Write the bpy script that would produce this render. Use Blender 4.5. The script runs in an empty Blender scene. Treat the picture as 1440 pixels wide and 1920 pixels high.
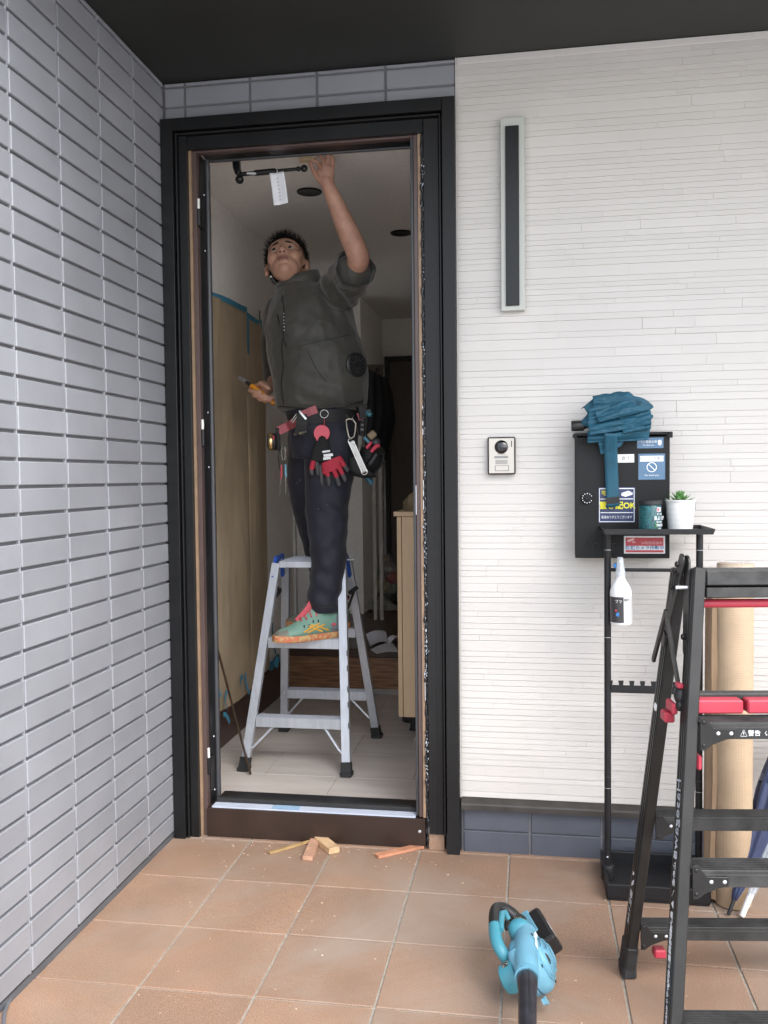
import bpy, bmesh, math, random
from mathutils import Vector, Matrix, Euler
random.seed(7)
sc = bpy.context.scene
col = sc.collection
R = math.radians

# ------------------------------------------------------------------ camera
CAM = Vector((0.5467, -2.9754, 1.2697)); YAW = -0.1638; PITCH = -0.0387; ROLL = -0.0105; FPX = 1665.48
fwd = Vector((math.sin(YAW)*math.cos(PITCH), math.cos(YAW)*math.cos(PITCH), math.sin(PITCH)))
r0 = Vector((math.cos(YAW), -math.sin(YAW), 0)); u0 = r0.cross(fwd)
cr = r0*math.cos(ROLL)+u0*math.sin(ROLL); cu = -r0*math.sin(ROLL)+u0*math.cos(ROLL)
cd = bpy.data.cameras.new('camera'); cam = bpy.data.objects.new('camera', cd); col.objects.link(cam)
cam.matrix_world = Matrix(((cr.x, cu.x, -fwd.x, CAM.x), (cr.y, cu.y, -fwd.y, CAM.y), (cr.z, cu.z, -fwd.z, CAM.z), (0, 0, 0, 1)))
cd.sensor_fit = 'VERTICAL'; cd.sensor_height = 36; cd.lens = 36*FPX/1920; cd.clip_start = .05; cd.clip_end = 3000
sc.camera = cam

# ------------------------------------------------------------------ sky, sun, exposure
SUN_EL, SUN_AZ = R(48), R(44)          # azimuth measured from the -y direction towards +x (light comes from behind the camera)
w = bpy.data.worlds.new('World'); sc.world = w; w.use_nodes = True
nt = w.node_tree; bg = nt.nodes['Background']
sky = nt.nodes.new('ShaderNodeTexSky'); sky.sky_type = 'NISHITA'; sky.sun_disc = False
sky.sun_elevation = SUN_EL; sky.sun_rotation = math.pi-SUN_AZ; sky.air_density = 1.0; sky.dust_density = 2.0; sky.ozone_density = 1.0
hs = nt.nodes.new('ShaderNodeHueSaturation'); hs.inputs['Saturation'].default_value = .45
nt.links.new(sky.outputs[0], hs.inputs['Color']); nt.links.new(hs.outputs[0], bg.inputs[0]); bg.inputs[1].default_value = .15
sd = bpy.data.lights.new('sun', 'SUN'); sd.energy = .85; sd.angle = R(40); sd.color = (1, .985, .965)
so = bpy.data.objects.new('sun', sd); col.objects.link(so)
sdir = Vector((math.sin(SUN_AZ)*math.cos(SUN_EL), -math.cos(SUN_AZ)*math.cos(SUN_EL), math.sin(SUN_EL)))
so.rotation_euler = sdir.to_track_quat('Z', 'Y').to_euler(); so.location = (3, -6, 5)
vs = sc.view_settings; sc.display_settings.display_device = 'sRGB'
vs.view_transform = 'Standard'; vs.look = 'None'; vs.gamma = 1; vs.exposure = 1.72; vs.use_curve_mapping = False
sc.cycles.max_bounces = 12; sc.cycles.diffuse_bounces = 8

# ------------------------------------------------------------------ helpers
def PX(x, y, Y):                         # photo pixel -> point on the vertical plane y = Y
    d = fwd+cr*((x-720)/FPX)-cu*((y-960)/FPX); t = (Y-CAM.y)/d.y
    return CAM+d*t
def PZ(x, y, Z):                         # photo pixel -> point on the horizontal plane z = Z
    d = fwd+cr*((x-720)/FPX)-cu*((y-960)/FPX); t = (Z-CAM.z)/d.z
    return CAM+d*t
def PXX(x, y, X):
    d = fwd+cr*((x-720)/FPX)-cu*((y-960)/FPX); t = (X-CAM.x)/d.x
    return CAM+d*t

MATS = {}
def mat(name, c, rough=.5, metal=0., var=.12, scale=12., bump=0., bscale=200., spec=.5, rnd=0., c2=None, coat=0., alpha=1., trans=0., sheen=0., stretch=None, thr=None, bdist=.003, bdistort=0.):
    if name in MATS: return MATS[name]
    m = bpy.data.materials.new(name); m.use_nodes = True; n = m.node_tree.nodes; l = m.node_tree.links
    b = n['Principled BSDF']
    b.inputs['Roughness'].default_value = rough; b.inputs['Metallic'].default_value = metal
    b.inputs['Specular IOR Level'].default_value = spec; b.inputs['Coat Weight'].default_value = coat
    b.inputs['Alpha'].default_value = alpha; b.inputs['Transmission Weight'].default_value = trans
    b.inputs['Sheen Weight'].default_value = sheen
    g = n.new('ShaderNodeNewGeometry'); vec = g.outputs['Position']
    if stretch:
        mp = n.new('ShaderNodeMapping'); mp.inputs['Scale'].default_value = stretch; l.new(vec, mp.inputs['Vector']); vec = mp.outputs[0]
    t = n.new('ShaderNodeTexNoise'); t.inputs['Scale'].default_value = scale; t.inputs['Detail'].default_value = 5; l.new(vec, t.inputs['Vector'])
    mx = n.new('ShaderNodeMix'); mx.data_type = 'RGBA'
    hi = c2 if c2 else tuple(min(1, x*(1+var)) for x in c); lo = c if c2 else tuple(x*(1-var) for x in c)
    mx.inputs['A'].default_value = (*lo, 1); mx.inputs['B'].default_value = (*hi, 1)
    fac = t.outputs['Fac']
    mr = n.new('ShaderNodeMapRange'); a, z = thr if thr else (.3, .7)
    mr.inputs['From Min'].default_value = a; mr.inputs['From Max'].default_value = z; l.new(fac, mr.inputs['Value']); l.new(mr.outputs[0], mx.inputs['Factor'])
    out = mx.outputs['Result']
    if rnd:
        oi = n.new('ShaderNodeObjectInfo'); h = n.new('ShaderNodeHueSaturation'); q = n.new('ShaderNodeMapRange')
        q.inputs['To Min'].default_value = 1-rnd; q.inputs['To Max'].default_value = 1+rnd
        l.new(oi.outputs['Random'], q.inputs['Value']); l.new(q.outputs[0], h.inputs['Value']); l.new(out, h.inputs['Color']); out = h.outputs[0]
    l.new(out, b.inputs['Base Color'])
    # roughness variation
    rr = n.new('ShaderNodeMapRange'); rr.inputs['To Min'].default_value = max(.02, rough*.85); rr.inputs['To Max'].default_value = min(1, rough*1.15); l.new(fac, rr.inputs['Value']); l.new(rr.outputs[0], b.inputs['Roughness'])
    if bump:
        t2 = n.new('ShaderNodeTexNoise'); t2.inputs['Scale'].default_value = bscale; t2.inputs['Detail'].default_value = 4; l.new(vec, t2.inputs['Vector'])
        bp = n.new('ShaderNodeBump'); bp.inputs['Strength'].default_value = bump; bp.inputs['Distance'].default_value = bdist; t2.inputs['Distortion'].default_value = bdistort
        l.new(t2.outputs['Fac'], bp.inputs['Height']); l.new(bp.outputs[0], b.inputs['Normal'])
    MATS[name] = m; return m

def box_g(x0, x1, y0, y1, z0, z1):
    V = [(x, y, z) for x in (x0, x1) for y in (y0, y1) for z in (z0, z1)]
    F = [(0, 1, 3, 2), (4, 6, 7, 5), (0, 4, 5, 1), (2, 3, 7, 6), (0, 2, 6, 4), (1, 5, 7, 3)]
    return [Vector(v) for v in V], F
def bar_g(a, b, wd, dp, side=(1, 0, 0), taper=1.):   # rectangular bar from a to b; wd along side, dp across
    a = Vector(a); b = Vector(b); t = (b-a).normalized(); s = Vector(side); s = (s-t*s.dot(t)).normalized(); q = t.cross(s)
    V = []
    for p, k in ((a, 1), (b, taper)):
        for i, j in ((-1, -1), (1, -1), (1, 1), (-1, 1)): V.append(p+s*(i*wd/2*k)+q*(j*dp/2*k))
    F = [(3, 2, 1, 0), (4, 5, 6, 7)]+[(i, (i+1) % 4, (i+1) % 4+4, i+4) for i in range(4)]
    return V, F
def frames(P):
    T = []
    for i in range(len(P)):
        T.append((P[min(i+1, len(P)-1)]-P[max(i-1, 0)]).normalized())
    s = Vector((0, 0, 1)) if abs(T[0].z) < .9 else Vector((1, 0, 0))
    s = (s-T[0]*s.dot(T[0])).normalized(); out = []
    for t in T:
        s = (s-t*s.dot(t)).normalized(); out.append((s, t.cross(s), t))
    return out
def tube_g(P, r, n=10, closed=False, flat=1.):
    P = [Vector(p) for p in P]; rs = r if isinstance(r, (list, tuple)) else [r]*len(P)
    V = []; F = []; fr = frames(P)
    for p, rr, (s, q, t) in zip(P, rs, fr):
        for k in range(n):
            a = 2*math.pi*k/n; V.append(p+s*(math.cos(a)*rr)+q*(math.sin(a)*rr*flat))
    m = len(P)
    for i in range(m-1 if not closed else m):
        j = (i+1) % m
        for k in range(n): F.append((i*n+k, i*n+(k+1) % n, j*n+(k+1) % n, j*n+k))
    if not closed: F.append(tuple(range(n-1, -1, -1))); F.append(tuple(range((m-1)*n, m*n)))
    return V, F
def lathe_g(prof, c=(0, 0, 0), n=24, axis=(0, 0, 1)):     # prof: (radius, height)
    V = []; F = []; c = Vector(c); q = Vector((0, 0, 1)).rotation_difference(Vector(axis).normalized())
    for rr, h in prof:
        for k in range(n):
            a = 2*math.pi*k/n; V.append(c+q @ Vector((rr*math.cos(a), rr*math.sin(a), h)))
    for i in range(len(prof)-1):
        for k in range(n): F.append((i*n+k, i*n+(k+1) % n, (i+1)*n+(k+1) % n, (i+1)*n+k))
    F.append(tuple(range(n-1, -1, -1))); F.append(tuple(range((len(prof)-1)*n, len(prof)*n)))
    return V, F
def ell_g(c, r, n=16, m=10, rot=None):
    V = []; F = []; c = Vector(c); q = rot or Matrix.Identity(3)
    for i in range(m+1):
        th = math.pi*i/m
        for k in range(n):
            a = 2*math.pi*k/n; V.append(c+q @ Vector((r[0]*math.sin(th)*math.cos(a), r[1]*math.sin(th)*math.sin(a), r[2]*math.cos(th))))
    for i in range(m):
        for k in range(n): F.append((i*n+k, (i+1)*n+k, (i+1)*n+(k+1) % n, i*n+(k+1) % n))
    return V, F
def loft_g(rings, cap=True):
    n = len(rings[0]); V = [Vector(v) for r in rings for v in r]; F = []
    for i in range(len(rings)-1):
        for k in range(n): F.append((i*n+k, i*n+(k+1) % n, (i+1)*n+(k+1) % n, (i+1)*n+k))
    if cap: F.append(tuple(range(n-1, -1, -1))); F.append(tuple(range((len(rings)-1)*n, len(rings)*n)))
    return V, F
def prism_g(poly, o, ux, uy, depth):     # polygon in the (ux,uy) plane at o, extruded along ux x uy by depth
    o = Vector(o); ux = Vector(ux); uy = Vector(uy); nz = ux.cross(uy).normalized()
    n = len(poly); V = [o+ux*a+uy*b for a, b in poly]+[o+ux*a+uy*b+nz*depth for a, b in poly]
    F = [tuple(range(n-1, -1, -1)), tuple(range(n, 2*n))]+[(i, (i+1) % n, (i+1) % n+n, i+n) for i in range(n)]
    return V, F
def grid_g(nx, ny, fn):
    V = [Vector(fn(i/nx, j/ny)) for j in range(ny+1) for i in range(nx+1)]
    F = [(j*(nx+1)+i, j*(nx+1)+i+1, (j+1)*(nx+1)+i+1, (j+1)*(nx+1)+i) for j in range(ny) for i in range(nx)]
    return V, F
def mesh_of(geos, bevel=0., seg=1, weld=False):
    me = bpy.data.meshes.new('m'); V = []; F = []
    for gv, gf in geos:
        o = len(V); V += [tuple(v) for v in gv]; F += [tuple(i+o for i in f) for f in gf]
    bm = bmesh.new(); vs_ = [bm.verts.new(v) for v in V]
    for f in F:
        try: bm.faces.new([vs_[i] for i in f])
        except ValueError: pass
    if weld: bmesh.ops.remove_doubles(bm, verts=bm.verts, dist=1e-5)
    bmesh.ops.recalc_face_normals(bm, faces=bm.faces)
    if bevel:
        es = [e for e in bm.edges if len(e.link_faces) == 2 and e.calc_face_angle(0) > .6]
        bmesh.ops.bevel(bm, geom=es, offset=bevel, segments=seg, affect='EDGES', profile=.5, clamp_overlap=True)
    bm.to_mesh(me); bm.free(); return me
def setp(o, label=None, cat=None, group=None, kind=None):
    if label: o['label'] = label
    if cat: o['category'] = cat
    if group: o['group'] = group
    if kind: o['kind'] = kind
    return o
def obj(name, geos, m, parent=None, bevel=0., smooth=False, seg=1, angle=40, label=None, cat=None, group=None, kind=None, me=None, weld=False):
    if me is None:
        if isinstance(geos, tuple): geos = [geos]
        me = mesh_of(geos, bevel, seg, weld)
    me.name = name
    if m is not None:
        me.materials.clear()
        for q in (m if isinstance(m, (list, tuple)) else [m]): me.materials.append(q)
    if smooth:
        for f in me.polygons: f.use_smooth = True
        if angle < 180: 
            try: me.set_sharp_from_angle(angle=R(angle))
            except Exception: pass
    o = bpy.data.objects.new(name, me); col.objects.link(o)
    if parent: o.parent = parent; o.matrix_parent_inverse = parent.matrix_world.inverted()
    return setp(o, label, cat, group, kind)
def thing(name, label, cat, loc=(0, 0, 0), group=None, kind=None):
    o = bpy.data.objects.new(name, None); col.objects.link(o); o.location = loc; o.empty_display_size = .05
    o.matrix_world = Matrix.Translation(Vector(loc))
    return setp(o, label, cat, group, kind)
def inst(name, me, parent, loc, scale=(1, 1, 1)):
    o = bpy.data.objects.new(name, me); col.objects.link(o); o.parent = parent
    o.matrix_parent_inverse = parent.matrix_world.inverted(); o.location = loc; o.scale = scale
    return o
def text(name, s, size, m, o, ux=(1, 0, 0), uy=(0, 0, 1), parent=None, depth=.0006, align='CENTER', wide=1., bold=0.):
    cu_ = bpy.data.curves.new('t', 'FONT'); cu_.body = s; cu_.size = size; cu_.align_x = align; cu_.align_y = 'CENTER'; cu_.extrude = depth/2; cu_.resolution_u = 3; cu_.offset = bold
    t = bpy.data.objects.new('t', cu_); col.objects.link(t)
    ux = Vector(ux).normalized(); uy = Vector(uy); uy = (uy-ux*uy.dot(ux)).normalized(); nz = ux.cross(uy)
    o = Vector(o)+nz*depth/2
    t.matrix_world = Matrix(((ux.x*wide, uy.x, nz.x, o.x), (ux.y*wide, uy.y, nz.y, o.y), (ux.z*wide, uy.z, nz.z, o.z), (0, 0, 0, 1)))
    dg = bpy.context.evaluated_depsgraph_get(); dg.update(); me = bpy.data.meshes.new_from_object(t.evaluated_get(dg)); me.transform(t.matrix_world)
    bpy.data.objects.remove(t); bpy.data.curves.remove(cu_)
    return obj(name, None, m, parent, me=me)
def remesh(geos, voxel, smooth_it=4, factor=.5):
    me = mesh_of(geos); o = bpy.data.objects.new('tmp', me); col.objects.link(o)
    md = o.modifiers.new('r', 'REMESH'); md.mode = 'VOXEL'; md.voxel_size = voxel
    if smooth_it:
        s = o.modifiers.new('s', 'SMOOTH'); s.iterations = smooth_it; s.factor = factor
    dg = bpy.context.evaluated_depsgraph_get(); dg.update(); out = bpy.data.meshes.new_from_object(o.evaluated_get(dg))
    bpy.data.objects.remove(o); return out

# ------------------------------------------------------------------ materials
m_tile = mat('grey_glazed_tile', (.262, .270, .294), .40, var=.10, scale=3.5, bump=.22, bscale=350, rnd=.07)
m_vj = mat('side_lit_joint', (.34, .35, .38), .8, var=.1, scale=30)  # paler than the other joints, to paint in the side light they catch
m_joint = mat('grey_joint', (.15, .15, .16), .8, var=.1, scale=30)
m_slate = mat('dark_slate_tile', (.10, .105, .115), .55, var=.15, scale=8, bump=.2)
m_white = mat('white_siding', (.565, .542, .517), .55, var=.035, scale=2.5, bump=.12, bscale=400, rnd=.02)
m_soffit = mat('dark_soffit', (.020, .021, .019), .6, var=.15, scale=3, bump=.15, bscale=300)
m_black = mat('black_aluminium', (.008, .0085, .0095), .36, spec=.35, var=.2, scale=9, bump=.03, bscale=500)
m_char = mat('charcoal_aluminium', (.011, .011, .012), .45, spec=.3, var=.2, scale=6, bump=.03, bscale=400)
m_brownal = mat('bronze_aluminium', (.030, .017, .013), .38, var=.25, scale=7, bump=.04, bscale=300)
m_mauve = mat('mauve_bronze_aluminium', (.085, .055, .050), .42, var=.15, scale=7)
m_tan = mat('tan_cut_edge', (.27, .18, .115), .55, var=.15, scale=20)
m_alu = mat('bare_aluminium', (.62, .64, .68), .36, metal=.55, var=.08, scale=15, bump=.05, bscale=400)
m_rubber = mat('black_rubber', (.018, .018, .019), .7, var=.3, scale=40, bump=.2, bscale=150)
m_gasket = mat('grey_gasket', (.05, .052, .058), .4, var=.15, scale=10)

# ------------------------------------------------------------------ the setting
ZC = 2.6455; XL = -.7061; W = .2346; H = .0686; RP = 1.6674; CP = -.2408
ground = obj('ground', grid_g(1, 1, lambda a, b: (-1500+3000*a, -1500+3000*b, -.16)), mat('pale_bounce_concrete', (.55, .54, .52), .9, var=.2, scale=3, bump=.5, bscale=120), kind='structure')  # unseen ground, made pale to bounce light under the soffit and indoors
porch = obj('porch_floor', box_g(-1.4, 3.6, -1.97, .10, -.159, -.004), mat('grey_grout', (.34, .32, .28), .9, var=.2, scale=60, bump=.4), kind='structure')
m_ft = mat('brown_porch_tile', (.20, .115, .072), .62, c2=(.43, .275, .187), scale=420, bump=.03, bscale=650, rnd=.15, thr=(.36, .64))
# large scale stain over the speckle
n_ = m_ft.node_tree.nodes; l_ = m_ft.node_tree.links; b_ = n_['Principled BSDF']
src = b_.inputs['Base Color'].links[0].from_socket
t_ = n_.new('ShaderNodeTexNoise'); t_.inputs['Scale'].default_value = 4.5; t_.inputs['Detail'].default_value = 6; g_ = n_.new('ShaderNodeNewGeometry'); l_.new(g_.outputs['Position'], t_.inputs['Vector'])
mr_ = n_.new('ShaderNodeMapRange'); mr_.inputs['From Min'].default_value = .35; mr_.inputs['From Max'].default_value = .7; mr_.inputs['To Min'].default_value = .0; mr_.inputs['To Max'].default_value = .65; l_.new(t_.outputs['Fac'], mr_.inputs['Value'])
mx_ = n_.new('ShaderNodeMix'); mx_.data_type = 'RGBA'; l_.new(mr_.outputs[0], mx_.inputs['Factor']); l_.new(src, mx_.inputs['A']); mx_.inputs['B'].default_value = (.23, .155, .110, 1); l_.new(mx_.outputs['Result'], b_.inputs['Base Color'])
t_ = n_.new('ShaderNodeTexNoise'); t_.inputs['Scale'].default_value = 1.3; t_.inputs['Detail'].default_value = 9; t_.inputs['Roughness'].default_value = .65; t_.inputs['Distortion'].default_value = .6; l_.new(g_.outputs['Position'], t_.inputs['Vector'])
mr_ = n_.new('ShaderNodeMapRange'); mr_.inputs['From Min'].default_value = .46; mr_.inputs['From Max'].default_value = .66; mr_.inputs['To Max'].default_value = .62; l_.new(t_.outputs['Fac'], mr_.inputs['Value'])
mx2 = n_.new('ShaderNodeMix'); mx2.data_type = 'RGBA'; l_.new(mr_.outputs[0], mx2.inputs['Factor']); l_.new(mx_.outputs['Result'], mx2.inputs['A']); mx2.inputs['B'].default_value = (.335, .285, .240, 1); l_.new(mx2.outputs['Result'], b_.inputs['Base Color'])
OX, OY = -.1287, -.026
ft_me = mesh_of([box_g(.003, .297, -.297, -.003, -.006, 0)], bevel=.0018); ft_me.materials.append(m_ft); ft_me.name = 'tile'
fe_me = mesh_of([box_g(.003, .297, -.018, .06, -.006, 0)], bevel=.0018); fe_me.materials.append(m_ft)
far = []
for i in range(-2, 12):
    for j in range(0, 6):
        x = OX+.3*i; y = OY-.3*j
        if i <= 4 and j <= 3:
            t = inst('tile', ft_me, porch, (x, y, random.uniform(-.0006, .0006))); t.rotation_euler = (random.uniform(-.002, .002), random.uniform(-.002, .002), 0)
        else: far.append(box_g(x+.003, x+.297, y-.297, y-.003, -.006, 0))
    if -2 <= i <= 6: inst('tile', fe_me, porch, (OX+.3*i, OY+.024, 0))
obj('tile_field', far, m_ft, porch, kind='stuff')

soffit = obj('soffit', [box_g(-1.3, 3.6, -1.25, .12, ZC, ZC+.25)], m_soffit, kind='structure')

# ---- grey tiled side wall on the left
side = thing('tiled_wall', 'grey glazed tile wing wall running forward beside the black door frame', 'wall', (XL, -.8, 0))
obj('wall_core', box_g(XL-.22, XL-.011, -1.70, .12, -.15, ZC-.002), m_joint, side)
def tile_mesh(ly, lz, dep, m, axis):
    if axis == 'x': g = box_g(-.02, 0, -ly/2, ly/2, -lz/2, lz/2)
    else: g = box_g(-ly/2, ly/2, 0, .02, -lz/2, lz/2)
    me = mesh_of([g], bevel=.0022, seg=1); me.materials.append(m); me.name = 'tile'; return me
tm = tile_mesh(W-.007, H-.0085, 0, m_tile, 'x'); ts = tile_mesh(W-.007, H-.0085, 0, m_slate, 'x')
pw = -CP-.004; tp = tile_mesh(pw-.0035, H-.0085, 0, m_tile, 'x'); tps = tile_mesh(pw-.0035, H-.0085, 0, m_slate, 'x')
farw = []
for k in range(-14, 24):
    zt = RP-H*k; zb = zt-H; zc_ = (zt+zb)/2; low = False
    for i in range(-1, 6):
        y1 = CP-W*i; y0 = y1-W; yc = (y0+y1)/2
        if i == -1:
            inst('tile', tps if low else tp, side, (XL, (CP+.0035+0)/2-.004, zc_))
        elif i < 4: inst('tile', ts if low else tm, side, (XL+random.uniform(-.0004, .0004), yc, zc_))
        else: farw.append(box_g(XL-.02, XL, y0+.0035, y1-.0035, zb+.004, zt-.0045))
obj('tile_field', farw, m_tile, side, kind='stuff')
tt = tile_mesh(W-.007, ZC-(RP+H*14)-.004, 0, m_tile, 'x')
for i in range(0, 5): inst('tile', tt, side, (XL, CP-W*(i+.5), (ZC+RP+H*14)/2))
inst('tile', tile_mesh(pw-.0035, ZC-(RP+H*14)-.004, 0, m_tile, 'x'), side, (XL, CP/2-.002, (ZC+RP+H*14)/2))
for i in range(0, 7): obj('vertical_joint', box_g(XL-.012, XL-.0045, CP-W*i-.0034, CP-W*i+.0034, .02, ZC-.003), m_vj, side)  # strips carry the side light of the vertical joints in their colour
obj('base_strip', box_g(XL-.2, XL-.003, -1.7, -.002, -.1, .018), m_slate, side)

# ---- tiled strip of the front wall above the door
FX0, FX1 = -.7061, .3075
above = thing('tiled_wall', 'two rows of grey tiles on the front wall directly above the door frame', 'wall', (-.2, 0, 2.5))
obj('wall_core', [box_g(-1.3, .3115, .006, .12, 2.44, ZC-.002), box_g(-1.3, -.66, .006, .12, -.15, 2.44), box_g(.258, .3115, .013, .12, -.15, 2.44)], m_joint, above)
xs = [FX0]+[-.6296+W*k for k in range(0, 4)]+[.3105]
for a, b in zip(xs[:-1], xs[1:]):
    for z0, z1 in ((2.49, 2.5597), (2.5597, 2.6284), (2.6284, ZC)):
        lx = b-a-.008; lz = z1-z0-.008
        if lz < .005: continue
        me = tile_mesh(lx, lz, 0, m_tile, 'y'); inst('tile', me, above, ((a+b)/2, 0, (z0+z1)/2))

# ---- white siding wall with plinth
XS0, XS1 = .3125, 1.62
sid = thing('siding_wall', 'white wall of narrow stacked horizontal siding strips right of the door', 'wall', (.9, 0, .18))
obj('wall_core', [box_g(.312, 3.4, .0066, .13, -.15, ZC-.002)], m_white, sid); obj('wall_sheet', box_g(.312, 3.4, .0005, .0065, .164, ZC-.0025), m_white, sid)
um = bpy.data.meshes.new('siding_strip'); bm = bmesh.new()
V_ = [(0, 0, 0), (1, 0, 0), (1, 0, 1), (0, 0, 1), (0, -1, 0), (1, -1, 0), (1, -.50, 1), (0, -.50, 1), (0, -1, .08), (1, -1, .08)]
v = [bm.verts.new(q) for q in V_]
for f in ((0, 3, 2, 1), (0, 1, 5, 4), (4, 5, 9, 8), (8, 9, 6, 7), (7, 6, 2, 3), (0, 4, 8, 7, 3), (1, 2, 6, 9, 5)): bm.faces.new([v[i] for i in f])
bmesh.ops.recalc_face_normals(bm, faces=bm.faces); bm.to_mesh(um); bm.free(); um.materials.append(m_white)
z = .188; strips = []
while z < ZC-.035:
    h = random.choice((.0165, .018, .018, .0195, .0195, .021, .023, .0285, .036))
    x = XS0; first = True
    while x < 1.30:
        L = random.uniform(.16, .52)
        if first: L *= random.uniform(.3, 1); first = False
        x2 = x+L if x+L < 1.22 else 1.62
        strips.append((min(x2, 1.3)-x, x, x2, z, h, random.uniform(.0026, .0042))); x = x2
    z += h
strips.sort(key=lambda q: -q[0]*q[4]); rest = []
for k, (_, x, x2, zz, h, dp) in enumerate(strips):
    if k < 300: inst('siding_strip', um, sid, (x+.0004, .0006, zz+.0003), (x2-x-.0008, dp, h-.0006))
    else:
        rest.append(([Vector((x+.0004+(x2-x-.0008)*a, .0006+dp*b, zz+.0003+(h-.0006)*c)) for a, b, c in V_], [(0, 3, 2, 1), (0, 1, 5, 4), (4, 5, 9, 8), (8, 9, 6, 7), (7, 6, 2, 3), (0, 4, 8, 7, 3), (1, 2, 6, 9, 5)]))
obj('siding_strips', rest, m_white, sid, kind='stuff')
obj('top_trim', box_g(XS0, XS1, -.004, .0004, z+.001, ZC-.001), m_white, sid, bevel=.002)
obj('siding_field', [box_g(1.625, 3.4, -.003, .0004, .188, ZC-.002)], m_white, sid, kind='stuff')
obj('corner_trim', box_g(.3078, .3120, -.0035, .0004, .185, ZC-.001), m_white, sid)
# drip flashing
fl = prism_g([(0, .186), (-.022, .172), (-.024, .166), (-.024, .150), (-.010, .150), (.006, .150), (.006, .186)], (.312, 0, 0), (0, 1, 0), (0, 0, 1), 3.0)
obj('drip_flashing', fl, mat('dark_brown_flashing', (.045, .04, .036), .45, var=.3, scale=14, bump=.05), sid)
plinth = thing('tiled_plinth', 'two low rows of grey tiles coloured dark for shade under the white siding', 'plinth', (.9, 0, 0))
obj('wall_core', box_g(.312, 3.4, .003, .0062, -.15, .158), m_joint, plinth)
m_pl = mat('shaded_grey_tile', (.075, .083, .105), .5, var=.08, scale=9, bump=.12, bscale=260, rnd=.04)  # the grey wall tile again, its colour darkened to paint the shade
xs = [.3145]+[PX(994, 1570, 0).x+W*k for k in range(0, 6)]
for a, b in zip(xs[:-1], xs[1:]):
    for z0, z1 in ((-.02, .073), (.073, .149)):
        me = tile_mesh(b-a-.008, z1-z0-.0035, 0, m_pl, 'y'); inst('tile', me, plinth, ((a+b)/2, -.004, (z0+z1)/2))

# ------------------------------------------------------------------ interior shell
ZF = .085; YR = 1.77; ZR = .335; ZI = 2.50; XI = -.815
m_iw = mat('cream_wallpaper', (.86, .83, .79), .85, var=.04, scale=40, bump=.25, bscale=500)
m_ic = mat('grey_white_ceiling_paper', (.84, .81, .77), .85, var=.04, scale=40, bump=.2, bscale=500)
m_if = mat('greige_floor_tile', (.56, .51, .47), .42, var=.10, scale=4, bump=.08, bscale=60, stretch=(1, 5, 1))
fl_ = obj('entry_floor', box_g(-1.0, 1.0, .122, YR+.02, -.1, ZF-.003), mat('greige_grout', (.40, .36, .33), .9), kind='structure')
m_if2 = m_if
y = .125; r = 0
ef = {}
while y < YR:
    y2 = min(y+.30, YR)
    x = -.813 if r % 2 == 0 else -.813-.3
    while x < .6:
        a, b = max(x, -.813), min(x+.6, .6)
        if b-a > .02: obj('floor_tile', box_g(a+.0012, b-.0012, y+.0012, y2-.0012, ZF-.003, ZF), m_if, fl_, bevel=.0006)
        x += .6
    y = y2; r += 1
hall = obj('hall_floor', box_g(-3.0, 1.2, YR+.015, 4.2, 0, ZR-.03), mat('dark_timber_base', (.03, .018, .012), .5), kind='structure')
m_wood = mat('dark_walnut_floor', (.055, .028, .018), .32, var=.35, scale=9, stretch=(1, 12, 12), bump=.05, bscale=60)
m_riser = mat('walnut_riser', (.25, .125, .062), .4, var=.45, scale=7, stretch=(1.2, 8, 14), bump=.06, bscale=50)
obj('riser_board', box_g(XI+.002, .6, YR, YR+.014, ZF+.03, ZR-.045), m_riser, hall)
obj('kick_strip', box_g(XI+.002, .6, YR+.004, YR+.014, ZF-.002, ZF+.03), mat('pale_plinth_strip', (.35, .33, .31), .5), hall)
obj('nosing', box_g(XI+.002, .6, YR-.022, YR+.10, ZR-.045, ZR), m_wood, hall, bevel=.006, seg=2)
for k in range(20):
    y0 = YR+.10+.12*k
    if y0 > 4.1: break
    obj('floorboard', box_g(-3.0, .6, y0+.0008, y0+.1192, ZR-.03, ZR-.001), m_wood, hall, bevel=.001)
wl = obj('wall_left', [box_g(XI-.12, XI, .121, 2.02, -.1, ZI)], m_iw, kind='structure')
m_skirt = mat('brown_skirting', (.055, .026, .020), .38, var=.25, scale=9, stretch=(8, 1, 10))
obj('skirting', box_g(XI, XI+.012, .125, YR-.024, ZF-.001, ZF+.185), m_skirt, wl, bevel=.002)
obj('skirting', box_g(XI, XI+.010, YR+.02, 2.0, ZR-.001, ZR+.06), m_skirt, wl, bevel=.002)
obj('door_casing', box_g(XI-.125, XI+.012, 2.021, 2.06, ZR-.002, 2.3), mat('white_casing', (.72, .70, .67), .5), wl, bevel=.002)
wb = obj('wall_back', [box_g(-3.1, 1.3, 3.9, 4.0, 0, ZI)], m_iw, kind='structure')
obj('wall_right', [box_g(.60, .72, .122, 3.9, 0, ZI)], m_iw, kind='structure')
obj('wall_hall', [box_g(-3.0, -.59, 3.0, 3.899, ZR-.05, ZI)], m_iw, kind='structure')
obj('wall_room', [box_g(-3.1, -3.0, .12, 2.1, 0, ZI), box_g(-3.1, -3.0, 2.9, 3.9, 0, ZI), box_g(-3.1, -3.0, 2.1, 2.9, 0, .8), box_g(-3.1, -3.0, 2.1, 2.9, 2.35, ZI), box_g(-3.0, XI-.121, 1.9, 2.02, 0, ZI)], m_iw, kind='structure')  # unseen window opening in the far side, added to bring daylight into the hall
ceil = obj('ceiling', [box_g(-3.1, 1.3, .121, 4.0, ZI, ZI+.08)], m_ic, kind='structure')
hd = thing('hall_door', 'dark brown interior door at the far end of the hall', 'door', (-.3, 3.88, ZR))
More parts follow.
